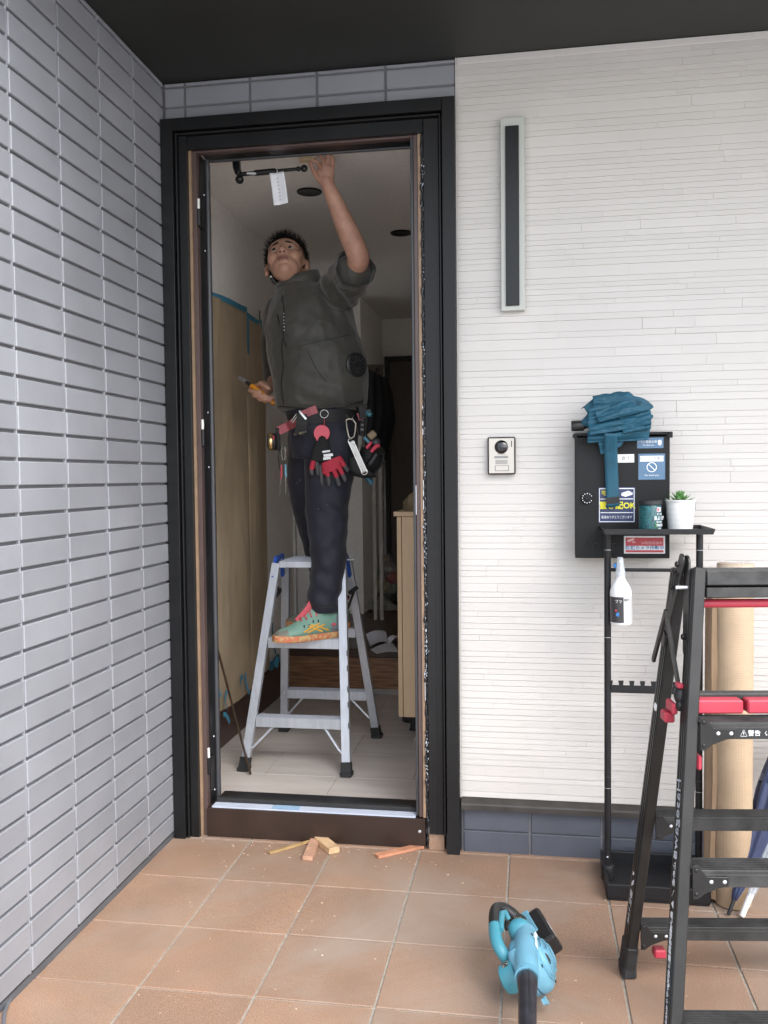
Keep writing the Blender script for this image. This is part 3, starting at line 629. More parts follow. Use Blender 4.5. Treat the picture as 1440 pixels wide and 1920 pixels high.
# rolls ----------------------------------------------------------------
def roll_mat(name, c, k=210.):
    m = mat(name, c, .7, var=.08, scale=14, bump=0); n = m.node_tree.nodes; l = m.node_tree.links; b = n['Principled BSDF']
    tc = n.new('ShaderNodeTexCoord'); sp = n.new('ShaderNodeSeparateXYZ'); l.new(tc.outputs['Object'], sp.inputs[0])
    at = n.new('ShaderNodeMath'); at.operation = 'ARCTAN2'; l.new(sp.outputs['Y'], at.inputs[0]); l.new(sp.outputs['X'], at.inputs[1])
    def mth(op, a, bb):
        q = n.new('ShaderNodeMath'); q.operation = op
        for i, x in enumerate((a, bb)):
            if x is None: continue
            if isinstance(x, (int, float)): q.inputs[i].default_value = x
            else: l.new(x, q.inputs[i])
        return q.outputs[0]
    u = mth('MULTIPLY', at.outputs[0], 36.); v = mth('MULTIPLY', sp.outputs['Z'], 640.)
    s1 = mth('SINE', mth('ADD', u, v), None); s2 = mth('SINE', mth('SUBTRACT', u, v), None); hgt = mth('MULTIPLY', s1, s2)
    bp = n.new('ShaderNodeBump'); bp.inputs['Strength'].default_value = .22; bp.inputs['Distance'].default_value = .002; l.new(hgt, bp.inputs['Height']); l.new(bp.outputs[0], b.inputs['Normal'])
    src = b.inputs['Base Color'].links[0].from_socket
    mx = n.new('ShaderNodeMix'); mx.data_type = 'RGBA'; mx.blend_type = 'MULTIPLY'; mx.inputs['Factor'].default_value = 1
    rg = n.new('ShaderNodeMapRange'); rg.inputs['From Min'].default_value = -1; rg.inputs['To Min'].default_value = .90; rg.inputs['To Max'].default_value = 1.06; l.new(hgt, rg.inputs['Value'])
    l.new(src, mx.inputs['A']); l.new(rg.outputs[0], mx.inputs['B']); l.new(mx.outputs['Result'], b.inputs['Base Color'])
    return m
rl = thing('paper_roll', 'tall roll of tan embossed floor protection paper leaning by the white wall', 'roll', (1.135, -.262, 0))
ca = PZ(1380, 1700, .002); ca = Vector((1.133, -.262, .002)); cb = PX(1379, 1056, -.235); 
axr = (cb-ca).normalized(); Lr = (cb-ca).length
prof = [(.016, .0), (.050, .0), (.0515, .002), (.0515, Lr-.002), (.050, Lr), (.040, Lr-.001), (.030, Lr), (.022, Lr-.001), (.018, Lr-.003)]
me = mesh_of([lathe_g(prof, (0, 0, 0), 48)]); o = obj('roll_body', None, roll_mat('tan_embossed_paper', (.46, .34, .225)), rl, me=me, smooth=True)
o.matrix_parent_inverse = Matrix.Identity(4); o.location = ca-Vector((1.135, -.262, 0)); o.rotation_mode = 'QUATERNION'; o.rotation_quaternion = Vector((0, 0, 1)).rotation_difference(axr)
obj('film_end', lathe_g([(.0525, Lr-.030), (.0535, Lr-.006), (.046, Lr+.006), (.020, Lr+.004), (.019, Lr+.001)], ca, 26, axr), mat('clear_film', (.8, .8, .8), .12, alpha=.22, spec=.7, bump=.8, bscale=60), rl, smooth=True)
obj('loose_edge', grid_g(2, 30, lambda u, v: ca+axr*(.01+(Lr-.03)*v)+Vector((-.050-.014*u-.003*math.sin(9*v+u), -.012+.008*u+.003*math.sin(14*v), 0))), mat('kraft_brown_sheet', (.40, .27, .165), .75, var=.1), rl, smooth=True)
k2 = thing('paper_roll', 'thin brown kraft paper roll standing behind the embossed roll', 'roll', (1.085, -.20, 0))
q0 = Vector((1.083, -.205, .002)); q1 = PX(1338, 1066, -.12)
obj('roll_body', tube_g([q0, q0.lerp(q1, .5), q1], .024, 24), mat('brown_kraft', (.36, .245, .155), .75, var=.1, scale=8, bump=.1), k2, smooth=True)
obj('core_hole', tube_g([q1, q1+(q1-q0).normalized()*.0008], .012, 16), m_rubber, k2)

# umbrellas -------------------------------------------------------------
def umbrella(name, label, tip, top, rmax, L, m, m_tip, tl, tr, ph):
    t = thing(name, label, 'umbrella', tip); tip = Vector(tip); d = (Vector(top)-tip).normalized()
    s = Vector((0, 0, 1)); s = (s-d*s.dot(d)).normalized(); q = d.cross(s)
    rings = []
    N = 40
    for i in range(22):
        u = i/21; rr = .007+(rmax-.007)*min(1, u*1.7)**.8; rr *= 1-.35*max(0, (u-.75)/.25)
        rings.append([tip+d*(tl+L*u)+(s*math.cos(a)+q*math.sin(a))*rr*(1+.16*math.sin(8*a+ph+5*u)+.06*math.sin(3*a+4*u)) for a in [2*math.pi*k/N for k in range(N)]])
    c = obj('canopy', loft_g(rings), m, t, smooth=True, angle=180)
    obj('tie_band', tube_g([tip+d*(tl+L*.62), tip+d*(tl+L*.66)], rmax*1.13, 20), m, c, smooth=True)
    obj('ferrule', tube_g([tip, tip+d*.004, tip+d*tl*.6, tip+d*(tl+.02)], [tr*.7, tr, tr, tr*1.1], 14), m_tip, t, smooth=True)
    obj('shaft', tube_g([tip+d*(tl+L-.02), tip+d*(tl+L+.10)], .005, 8), m_blk, t, smooth=True)
    hb = tip+d*(tl+L+.10); up = d; sd = q
    obj('handle', tube_g([hb, hb+up*.05]+[hb+up*.05+sd*(.03-.03*math.cos(a))+up*.03*math.sin(a) for a in [math.pi*k/8 for k in range(1, 9)]]+[hb+up*.03+sd*.06], .010, 10), m_blk, t, smooth=True)
    return t
m_navy = mat('navy_nylon', (.017, .028, .085), .55, var=.2, scale=30, sheen=.2)
m_cv = mat('clear_vinyl', (.55, .60, .66), .16, alpha=.5, var=.2, scale=40, spec=.7)
u1 = Vector((1.102, -.345, .004)); v1 = PX(1424, 1560, -.25)
umbrella('umbrella', 'closed navy umbrella leaning point down against the white wall', u1, v1, .046, .56, m_navy, m_bpl, .045, .0055, 0)
u2 = Vector((1.137, -.350, .004)); v2 = PX(1440, 1600, -.27)
umbrella('umbrella', 'closed clear vinyl umbrella with white tip leaning beside a navy one', u2, v2, .026, .56, m_cv, m_wht, .05, .0085, 1)

# black stepladder --------------------------------------------------------
bl = thing('stepladder', 'black aluminium stepladder with red trim standing before the white wall', 'stepladder', (.88, -.97, 0))
LROT = R(7.5)
def unrot(x, y, z):
    dx, dy = x-.88, y+.97; c_r, s_r = math.cos(-LROT), math.sin(-LROT); return Vector((.88+dx*c_r-dy*s_r, -.97+dx*s_r+dy*c_r, z))
m_ld = mat('black_anodised', (.017, .0165, .016), .38, spec=.4, metal=.1, var=.25, scale=14, bump=.06, bscale=300)
m_ldt = mat('worn_black_tread', (.035, .035, .035), .5, metal=.1, var=.4, scale=25, bump=.2, bscale=120)
WDT = .60
NT, NB = unrot(.897, -1.0, 1.068), unrot(.797, -1.275, .02)      # near frame, left rail (inner edge)
FT, FB = unrot(.872, -.925, 1.055), unrot(.785, -.690, .02)
def mirror(p): return Vector((.872*2+WDT-.10-p.x+.05, p.y, p.z))
def rail(a, b, tag):
    d = (b-a).normalized()
    r_ = obj('rail', bar_g(a, b, .024, .050, (1, 0, 0)), m_ld, bl, bevel=.002)
    for k in (-1, 0, 1):                                            # ribs on the side face
        off = Vector((0, 1, 0)); off = (off-d*off.dot(d)).normalized()
        obj('rib', bar_g(a+off*(.013*k)-Vector((.0125, 0, 0)), b+off*(.013*k)-Vector((.0125, 0, 0)), .0016, .006, (1, 0, 0)), m_ld, r_)
    return r_
for a, b in ((NT, NB), (FT, FB)):
    for s in (0, 1):
        A, B = (a, b) if s == 0 else (mirror(a), mirror(b))
        rr_ = rail(A, B, s); d = (B-A).normalized()
        obj('rubber_foot', [bar_g(B-d*.075, B+d*.004, .030, .056, (1, 0, 0)), box_g(B.x-.017, B.x+.017, B.y-.03, B.y+.03, .001, .030)], m_rubber, bl, bevel=.004)
def at(a, b, z): return a.lerp(b, (a.z-z)/(a.z-b.z))
def step(a, b, z, dep, near, lbl=None):
    p = at(a, b, z); q = mirror(p); s = 1 if not near else -1
    t = obj('step', [box_g(p.x+.0125, q.x-.0125, p.y-dep/2, p.y+dep/2, z-.008, z), box_g(p.x+.0125, q.x-.0125, p.y-dep/2, p.y-dep/2+.004, z-.034, z-.0081), box_g(p.x+.0125, q.x-.0125, p.y+dep/2-.004, p.y+dep/2, z-.034, z-.0081)], m_ldt, bl, bevel=.001)
    for k in range(7): obj('tread_rib', box_g(p.x+.02, q.x-.02, p.y-dep/2+.006+(dep-.012)*k/6-.0015, p.y-dep/2+.006+(dep-.012)*k/6+.0015, z+.0002, z+.0018), m_ldt, t)
    g = obj('gusset', prism_g([(0, .010), (.010, .012), (.016, .004), (.028, -.011), (.070, -.012), (.070, -.030), (.052, -.034), (.026, -.044), (.010, -.056), (0, -.056)], (p.x+.012, p.y-dep/2-.0012, z), (1, 0, 0), (0, 0, 1), .003), m_ld, bl, bevel=.0008)
    for dx, dz in ((.005, .002), (.005, -.046), (.034, -.021), (.060, -.021)): obj('rivet', ell_g((p.x+.014+dx, p.y-dep/2-.0045, z+dz), (.0042, .0022, .0042), 10, 6), m_alu if dx > .01 else m_ld, g, smooth=True)
    return p, q
for z in (.765, .49, .215): step(NT, NB, z, .06, True)
for z in (.455, .150): step(FT, FB, z, .05, False)
# red trims
p = at(NT, NB, .765); q = mirror(p)
rb = obj('red_bar', box_g(p.x+.013, p.x+.115, p.y+.01, p.y+.045, .772, .800), m_red, bl, bevel=.003)
obj('red_bar', box_g(p.x+.124, q.x-.013, p.y+.01, p.y+.045, .772, .800), m_red, bl, bevel=.003)
obj('red_bar_seat', box_g(p.x+.013, q.x-.013, p.y+.046, p.y+.075, .770, .806), m_ldt, bl, bevel=.002)
obj('red_latch', [box_g(p.x-.036, p.x-.014, p.y+.05, p.y+.085, .742, .764), box_g(p.x-.026, p.x-.0135, p.y+.03, p.y+.08, .765, .788)], m_red, bl, bevel=.003)
tp_ = obj('top_step', [box_g(NT.x+.0125, mirror(NT).x-.0125, NT.y-.025, NT.y+.03, 1.035, 1.066), box_g(NT.x+.0125, mirror(NT).x-.0125, NT.y-.0225, NT.y+.02, 1.008, 1.030)], m_ldt, bl, bevel=.002)
obj('top_back', box_g(FT.x+.0125, mirror(FT).x-.0125, FT.y-.012, FT.y+.02, 1.0, 1.06), m_ldt, bl, bevel=.002)
obj('red_rod', tube_g([(NT.x+.012, NT.y+.012, .992), (mirror(NT).x-.012, NT.y+.012, .992)], .0095, 12), m_red, bl, smooth=True)
# hinge plates and stay arms on the left side
def plate(a, b, wd, x, th=.004, m=m_ld, nm='hinge_plate'):
    a = Vector(a); b = Vector(b); return obj(nm, [bar_g(a, b, th, wd, (1, 0, 0)), tube_g([a-Vector((th/2, 0, 0)), a+Vector((th/2, 0, 0))], wd/2, 16), tube_g([b-Vector((th/2, 0, 0)), b+Vector((th/2, 0, 0))], wd/2, 16)], m, bl, smooth=True)
plate((.880, -.975, 1.075), (.862, -1.03, .90), .040, 0)
plate((.874, -.958, 1.078), (.852, -.895, .90), .038, 0)
for yy, zz in ((-.975, 1.075), (-.955, 1.06), (-1.02, .925), (-.905, .92), (-.985, 1.03), (-.93, 1.02)): obj('bolt', ell_g((.858, yy, zz), (.005, .007, .007), 10, 6), m_ld, bl, smooth=True)
plate((.846, -.935, .965), (.838, -.865, .845), .014, 0, .006, nm='stay_arm'); plate((.846, -.935, .965), (.846, -1.035, .815), .014, 0, .006, nm='stay_arm')
obj('lock_knob', [ell_g((.846, -1.04, .805), (.013, .017, .020), 12, 8), ell_g((.842, -1.05, .785), (.008, .010, .012), 10, 6)], m_bpl, bl, smooth=True)
obj('lock_button', [box_g(.838, .850, -1.055, -1.03, .822, .832)], m_red, bl, bevel=.002)
obj('stop_pin', tube_g([(NT.x-.045, NT.y+.0, 1.028), (NT.x-.01, NT.y, 1.028)], .004, 8), m_alu, bl, smooth=True)
w_ = at(FT, FB, .73); obj('white_cap', ell_g((w_.x-.013, w_.y, .73), (.004, .010, .010), 12, 8), m_wht, bl, smooth=True)
obj('bolt', ell_g((p.x+.0, p.y-.026, .712), (.007, .004, .007), 10, 6), m_ld, bl, smooth=True)
for b in (at(NT, NB, .09), at(FT, FB, .09)): obj('red_clip', box_g(b.x+.055, b.x+.085, b.y-.02, b.y+.01, .058, .080), m_red, bl, bevel=.004)
obj('red_clip', box_g(p.x+.014, p.x+.024, p.y-.01, p.y+.02, .660, .690), m_red, bl, bevel=.003)
# printed labels
f_ = -.0265
def lab(x0, x1, z0, z1, yy, m): return obj('printed_label', box_g(x0, x1, yy-.0005, yy, z0, z1), m, bl)
ly = NT.y-.0255
L1 = lab(NT.x+.155, NT.x+.205, 1.018, 1.028, NT.y-.0228, m_red); text('lettering', 'ワンタッチ', .0085, m_stw, (NT.x+.180, NT.y-.0234, 1.023), parent=L1, depth=.0003)
lab(NT.x+.206, NT.x+.28, 1.018, 1.028, NT.y-.0228, m_stw)
pz = .765-.021; py = p.y-.03
L2 = lab(p.x+.085, p.x+.33, pz-.011, pz+.009, py-.0002, m_bpl); text('lettering', '⚠警告  ☇  左右方向の転倒に注意', .013, m_stw, (p.x+.092, py-.0009, pz-.001), parent=L2, align='LEFT', depth=.0003)
p3 = at(NT, NB, .215); L3 = lab(p3.x+.14, p3.x+.34, .183, .203, p3.y-.0302, m_bpl); text('lettering', '▼ 注意 警告 ⓘ ⚠ 使用前点検', .013, m_stw, (p3.x+.146, p3.y-.0309, .193), parent=L3, align='LEFT', depth=.0003)
dn = (NB-NT).normalized(); sdv = Vector((0, 1, 0)); sdv = (sdv-dn*sdv.dot(dn)).normalized()
def side_text(a, b, z, s, size, wide=1., m=m_stw, ln=None):
    c = at(a, b, z); d = (b-a).normalized(); return text('lettering', s, size, m, c+Vector((-.0136, 0, 0)), ux=d, uy=Vector((0, 1, 0)), parent=bl, depth=.0004, wide=wide) if True else None
m_bl2 = mat('pale_grey_print', (.42, .46, .50), .5)
side_text(NT, NB, .575, 'Hasegawa', .034, 1.15, m_bl2)
side_text(NT, NB, .40, '◢ 幅 止め金 ／ ▲ 最大使用質量 100kg', .016, 1.0)
side_text(NT, NB, .24, '警告 転落防止 必ずお守りください 天板に乗らない', .0125); 
for k in range(4): side_text(NT, NB, .16, '取扱説明書をよく読み正しく使用すること', .0085) if k == 0 else None
side_text(FT, FB, .22, '◤◢◤ 脚立 1.1m', .020, 1.1)

bl.rotation_euler = (0, 0, LROT)
# blower ------------------------------------------------------------------
bw = thing('leaf_blower', 'turquoise cordless blower with black nozzle and battery lying on the porch tiles', 'blower', (.52, -.75, 0))
m_cy = mat('turquoise_plastic', (.055, .25, .32), .45, var=.10, scale=18, bump=.06, bscale=200)
m_cy2 = mat('light_turquoise_plastic', (.13, .32, .43), .45, var=.14, scale=14, bump=.06, bscale=200)
m_nz = mat('black_nozzle_plastic', (.020, .020, .026), .38, var=.35, scale=30, bump=.1, bscale=150)
n_v = Vector((.02, -1, 0)).normalized(); h_v = Vector((-.48, 0, .88)).normalized(); a_v = h_v.cross(n_v); a_v = a_v if a_v.z > 0 else -a_v
C0 = PZ(996, 1806, .086)
def L(n, h, a): return C0+n_v*n+h_v*h+a_v*a
rot_a = None
# volute: rounded drum about a_v with a spiral outline
rings = []
for (f, aa) in ((.02, -.037), (.60, -.037), (.86, -.034), (.97, -.024), (1.0, -.008), (1.0, .012), (.96, .024), (.86, .032), (.70, .036), (.62, .038), (.60, .043), (.54, .046), (.40, .047), (.36, .052), (.30, .054), (.02, .055)):
    rings.append([L(f*(.062+.016*(t/40))*math.cos(2*math.pi*t/40+1.2), f*(.062+.016*(t/40))*math.sin(2*math.pi*t/40+1.2), aa) for t in range(40)])
obj('fan_housing', loft_g(rings), m_cy2, bw, smooth=True, angle=50)
obj('intake_slot', tube_g([L(.030*math.cos(t), .030*math.sin(t), .0475) for t in (-.2, .1, .4, .7)], [.002, .005, .005, .002], 8), m_rubber, bw, smooth=True)
obj('intake_ring', tube_g([L(.038*math.cos(t*math.pi/12), .038*math.sin(t*math.pi/12), .0468) for t in range(24)], .002, 6, closed=True), m_cy2, bw, smooth=True)
for rr_k, aa_k in ((.044, .0395), (.052, .0372), (.024, .0545)): obj('intake_ring', tube_g([L(rr_k*math.cos(t*math.pi/14), rr_k*math.sin(t*math.pi/14), aa_k) for t in range(28)], .0016, 6, closed=True), m_cy2, bw, smooth=True)
obj('housing_seam', tube_g([L(1.004*(.062+.016*(t/40))*math.cos(2*math.pi*t/40+1.2), 1.004*(.062+.016*(t/40))*math.sin(2*math.pi*t/40+1.2), .002) for t in range(40)], .0010, 6), m_bpl, bw, smooth=True)
for t in (0.2, 1.7, 3.3, 4.9): obj('screw', lathe_g([(.004, 0), (.004, .002), (.002, .0022)], L(.058*math.cos(t), .058*math.sin(t), .0335), 10, a_v), m_bpl, bw)
obj('foot_fin', prism_g([(0, 0), (.03, -.012), (.034, .0), (.0, .022)], L(.055, -.055, .0), n_v, h_v*-1, .006), m_cy2, bw)
D0, D1 = L(-.055, .045, .010), L(.140, .043, .010)
obj('duct', tube_g([D0+n_v*-.004, D0, D0.lerp(D1, .5), D1, D1+n_v*.003], [.020, .027, .0275, .0262, .025], 24), m_cy2, bw, smooth=True)
for k in range(3): obj('duct_ring', tube_g([D1+n_v*(-.014+.007*k), D1+n_v*(-.011+.007*k)], .0285, 24), m_cy2, bw, smooth=True)
nz = obj('nozzle', tube_g([D1+n_v*.003, D1+n_v*.008, D1+n_v*.03, D1+n_v*.05, D1+n_v*.16+Vector((-.002, 0, -.010)), D1+n_v*.34+Vector((-.004, 0, -.026))], [.0215, .0232, .0230, .0208, .0192, .0170], 24), m_nz, bw, smooth=True)
obj('nozzle_seam', tube_g([D1+n_v*.006+Vector((.004, 0, .0262)), D1+n_v*.03+Vector((.004, 0, .0260)), D1+n_v*.05+Vector((.004, 0, .0240)), D1+n_v*.16+Vector((.008, 0, .0168))], .0009, 6), m_nz, nz, smooth=True)
# neck between duct and grip, grip loop
obj('neck', [ell_g(L(-.060, .055, .0), (.030, .026, .030), 16, 10), ell_g(L(-.075, .030, -.004), (.034, .03, .03), 16, 10)], m_cy, bw, smooth=True)
def hp_(x, y, z): return PZ(860+x/4.8, 1620+y/4.8, z)
G = [hp_(560, 560, .085), hp_(500, 480, .115), hp_(420, 410, .135), hp_(345, 400, .145), hp_(322, 470, .146), hp_(325, 560, .142)]
G2 = [hp_(325, 552, .142), hp_(330, 640, .136), hp_(355, 730, .126), hp_(400, 810, .112), hp_(445, 880, .092)]
def crv(P, r):
    PP, RR = [], []
    for i in range(len(P)-1):
        p0, p1, p2, p3 = P[max(0, i-1)], P[i], P[i+1], P[min(len(P)-1, i+2)]
        for k in range(6):
            t = k/6; PP.append(.5*((2*p1)+(p2-p0)*t+(2*p0-5*p1+4*p2-p3)*t*t+(3*p1-p0-3*p2+p3)*t**3)); RR.append(r[i]+(r[i+1]-r[i])*t)
    return PP+[P[-1]], RR+[r[-1]]
obj('grip', tube_g(*crv(G, [.017, .018, .016, .0145, .0150, .0155]), 16), m_bpl, bw, smooth=True)
obj('handle', tube_g(*crv(G2, [.0158, .0158, .0155, .0150, .0135]), 16), m_cy, bw, smooth=True)
obj('handle_inlay', tube_g([hp_(450, 500, .131), hp_(415, 440, .145), hp_(388, 450, .150), hp_(382, 520, .149), hp_(385, 600, .144)], [.007, .009, .0085, .008, .006], 12), m_cy, bw, smooth=True)
obj('trigger', tube_g([hp_(450, 480, .112), hp_(435, 560, .106), hp_(430, 590, .102)], [.008, .0085, .005], 10), m_rubber, bw, smooth=True)
gp = obj('rubber_pad', ell_g(hp_(530, 505, .112), (.024, .020, .016), 16, 10), m_rubber, bw, smooth=True)
for i in range(4):
    for j in range(4): obj('pad_dot', ell_g(hp_(505+17*i+5*j, 480+18*j, .128), (.0013, .0013, .0013), 6, 4), mat('tan_dot', (.30, .24, .12), .5), gp)
# motor cap on the far side
obj('motor_cap', lathe_g([(.034, 0), (.036, .006), (.036, .024), (.032, .036), (.02, .042), (.002, .043)], L(.045, .012, -.030), 26, -a_v), m_cy, bw, smooth=True)
mc = hp_(385, 965, .062)
obj('motor_label', grid_g(6, 4, lambda u, v: L(.045, .012, -.030)-a_v*(.008+.016*v)+(n_v*math.cos(1.2+1.1*u)+h_v*math.sin(1.2+1.1*u))*.0365), mat('rating_label', (.03, .032, .035), .4, c2=(.45, .42, .36), scale=260, thr=(.52, .6)), bw, smooth=True)
# battery
bc = hp_(735, 620, .062); bu = (hp_(840, 790, .05)-hp_(660, 480, .075)).normalized(); bs = a_v-bu*a_v.dot(bu)
bat = obj('battery', bar_g(bc-bu*.060+Vector((.006, 0, 0)), bc+bu*.058+Vector((.006, 0, 0)), .052, .060, bs), m_bpl, bw, bevel=.008, seg=2)
obj('battery_shoe', bar_g(bc-bu*.056-Vector((.028, 0, -.006)), bc+bu*.03-Vector((.026, 0, -.006)), .044, .026, bs), m_cy2, bw, bevel=.005)
obj('battery_stripe', bar_g(bc-bu*.05-Vector((.0135, 0, -.018)), bc+bu*.045-Vector((.0135, 0, -.018)), .034, .004, bs), mat('olive_stripe', (.16, .17, .11), .5), bat)
bn = bs.normalized()
text('lettering', 'Li-ion', .014, m_stw, bc+Vector((.006, 0, 0))+bn*.0264+(bu.cross(bn))*.010, ux=-bu, uy=-(bu.cross(bn)), parent=bat)
text('lettering', '14.4V', .022, m_stw, bc+Vector((.006, 0, 0))+bn*.0264-(bu.cross(bn))*.010, ux=-bu, uy=-(bu.cross(bn)), parent=bat)
mk = L(.005, .020, .0385); text('lettering', 'makita', .026, m_stw, L(.0, .047, .0385), ux=-n_v, uy=h_v, parent=bw, depth=.0012, bold=.0006)

# wooden shims on the porch ------------------------------------------------
def shim(label, a, b, wd, th, c, lift=0.):
    a = Vector(a); b = Vector(b); z0 = th/2+.001
    m = mat('shim_'+str(c), c, .75, var=.22, scale=30, stretch=(1, 1, 1), bump=.25, bscale=180)
    return obj('wood_shim', bar_g((a.x, a.y, z0), (b.x, b.y, z0+lift), wd, th, (1, 0, 0) if abs(b.x-a.x) < abs(b.y-a.y) else (0, 1, 0)), m, bevel=.0008, label=label, cat='wood piece', group='wood offcuts below the sill')
a, b = PZ(575, 1617, 0), PZ(587, 1583, 0)
shim('short pinkish wood offcut lying square to the brown sill', (a.x, a.y+.012, 0), (b.x+.004, b.y+.02, 0), .034, .014, (.47, .27, .18))
a, b = PZ(632, 1604, 0), PZ(598, 1580, 0)
shim('short pale wood block crossing a pinkish offcut below the sill', (a.x-.012, a.y+.012, 0), (b.x, b.y+.01, 0), .040, .020, (.55, .37, .21))
a, b = PZ(706, 1608, 0), PZ(795, 1588, 0)
shim('thin reddish wood strip slanting alone towards the sill corner', a, b, .030, .009, (.46, .21, .12))
a, b = PZ(505, 1602, 0), PZ(592, 1577, 0)
shim('long thin yellow wood splinter pointing at the crossed blocks', a, b, .012, .008, (.38, .25, .11))
random.seed(17); dbg = []
for _ in range(150):
    if random.random() < .6: x_, y_ = random.uniform(-.6, .35), -abs(random.gauss(.03, .10))-.02
    else: x_, y_ = random.uniform(-.5, 1.05), random.uniform(-1.05, -.05)
    r_ = random.uniform(.0008, .0026); dbg.append(ell_g((x_, y_, r_*.45), (r_*random.uniform(.8, 2), r_, r_*.5), 5, 4))
obj('sawdust', dbg, mat('pale_sawdust', (.55, .44, .30), .9, var=.3, scale=90), kind='stuff', label='pale sawdust crumbs scattered over the porch tiles', cat='sawdust')
cb_ = [PZ(*q, .006) for q in ((22, 1868), (14, 1882), (8, 1900), (6, 1925), (12, 1960))]
obj('cable', tube_g(cb_, .0045, 8), mat('grey_cable', (.14, .15, .17), .5), smooth=True, label='short grey cable on the porch at the foot of the tiled wing wall', cat='cable')

# ================================================================== inside the entrance
from mathutils import noise as mn
# masking paper on the left wall
mp_ = thing('masking_paper', 'brown masking paper taped over the lower left wall of the entrance', 'paper', (XI, .9, .26))
m_kraft = mat('kraft_masking_paper', (.45, .35, .235), .8, var=.08, scale=6, bump=.15, bscale=80)
m_tape = mat('blue_masking_tape', (.055, .27, .42), .6, var=.15, scale=30)
def sheet(name, y0, y1, top, bot, amp, ph):
    def f(u, v):
        y = y0+(y1-y0)*u; z = bot(y)+(top(y)-bot(y))*v
        w_ = amp*(.5+.5*math.sin(5*y+ph+1.3*math.sin(2.2*z)))*math.sin(math.pi*min(1, max(0, u)))**.5*(.35+.65*math.sin(math.pi*v)**.6)
        w_ += .006*mn.noise(Vector((y*6, z*2.5, ph)))+.003*mn.noise(Vector((y*22, z*7, ph)))
        return (XI+.0145+max(0, w_), y, z)
    o = obj(name, grid_g(60, 70, f), m_kraft, mp_, smooth=True, angle=180); return f
f1 = sheet('paper_sheet', .20, 1.17, lambda y: 2.03+.045*(y-.2)/.9, lambda y: .262+.02*math.sin(5*y), .030, 0)
f2 = sheet('paper_sheet', 1.155, 1.455, lambda y: 2.055+.01*math.sin(9*y) if y < 1.385 else 1.95, lambda y: .285, .020, 2)
def tape(pts, wd, nrm=(1, 0, 0), par=mp_, m=m_tape, nm='tape_strip'):
    pts = [Vector(p) for p in pts]; n = len(pts)
    V = []; nrm = Vector(nrm)
    for i, p in enumerate(pts):
        t = (pts[min(i+1, n-1)]-pts[max(0, i-1)]).normalized(); s = nrm.cross(t).normalized(); V += [p-s*wd/2, p+s*wd/2]
    F = [(2*i, 2*i+1, 2*i+3, 2*i+2) for i in range(n-1)]
    return obj(nm, (V, F), m, par, smooth=True)
xt = XI+.022
tape([(xt, .25+.07*k, 2.035+.045*(.05+.07*k)/.9+.003*math.sin(.9*k)) for k in range(14)], .026)
tape([(xt, 1.15+.045*k, 2.058-.002*k) for k in range(6)], .026)
tape([(xt+.002, 1.165+.002*math.sin(k), 2.05-.03*k) for k in range(7)], .030)
tape([(xt+.001, 1.385, 2.07), (xt, 1.395, 2.0), (xt, 1.42, 1.95), (xt-.002, 1.46, 1.91)], .028)
tape([(XI+.015, 1.385, 2.055), (XI+.015, 1.385, 2.12)], .022, m=mat('green_tape', (.05, .12, .06), .6), nm='green_tab')
for y, z, l_, tw in ((.70, .30, .07, .4), (1.02, .305, .10, .0), (.90, .33, .05, .5), (1.46, .44, .16, .1), (.62, .44, .2, .0)):
    tape([(XI+.05-.02*math.sin(2.*k/5), y+tw*.03*k, z+l_*(k/5-.5)) for k in range(6)], .024)
tape([(XI+.022, 1.44+.03*k, .30-.01*math.sin(k)) for k in range(7)], .045)
tape([(XI+.045, 1.47+.03*k, .31-.02*math.cos(2*k)) for k in range(6)], .03, nrm=(.8, 0, .6))
tape([(XI+.05, .655+.02*k, .255-.012*k*k*.3) for k in range(5)], .02)
# ceiling downlights
for i, (px, py) in enumerate(((580, 360), (752, 437))):
    c = PZ(px, py, ZI-.003)
    d = thing('downlight', ['round black ceiling downlight above the worker\'s raised arm', 'round black ceiling downlight farther along the hall ceiling near the right jamb'][i], 'downlight', c, group='ceiling downlights')
    obj('trim_ring', lathe_g([(.040, -.001), (.050, -.004), (.054, -.002), (.054, .0025), (.040, .0025)], c, 30), m_black, d, smooth=True)
    obj('baffle', lathe_g([(.0395, -.0005), (.030, .0015), (.002, .002)], c, 24), mat('black_baffle', (.006, .006, .006), .5), d)
# door closer arm and paper tag
dc = thing('door_closer', 'black door closer arm with ball ends hanging under the frame head', 'door closer', PX(445, 320, .17))
YC = .17
b0 = PX(444, 300, YC); b1 = PX(450, 330, YC)
obj('bracket', prism_g([(-.016, .06), (.014, .06), (.014, .0), (.018, -.016), (.008, -.034), (-.002, -.026), (-.010, -.004)], PX(445, 316, YC+.012), (1, 0, 0), (0, 0, 1), .024), m_black, dc, bevel=.003)
obj('pivot', lathe_g([(.012, 0), (.015, .004), (.015, .014), (.010, .020), (.002, .022)], PX(450, 334, YC), 16, (0, -.6, -.8)), m_black, dc, smooth=True)
A0, A1 = PX(452, 327, YC), PX(576, 315, YC)
obj('arm', tube_g([A0, A0.lerp(A1, .20), A0.lerp(A1, .21), A0.lerp(A1, .52), A0.lerp(A1, .53), A0.lerp(A1, .84)], [.0075, .0075, .0105, .0105, .006, .006], 12), m_black, dc, smooth=True)
obj('rod_end', [ell_g(A0.lerp(A1, .87), (.010, .008, .009), 12, 8), ell_g(A0.lerp(A1, .955), (.013, .010, .013), 14, 10)], m_black, dc, smooth=True)
obj('arm_sleeve', tube_g([A0.lerp(A1, .10)+Vector((0, -.006, 0)), A0.lerp(A1, .24)+Vector((0, -.006, -.004))], .005, 8), m_alu, dc, smooth=True)
tg = thing('paper_tag', 'folded white paper tag hanging from the closer arm', 'tag', PX(522, 322, YC))
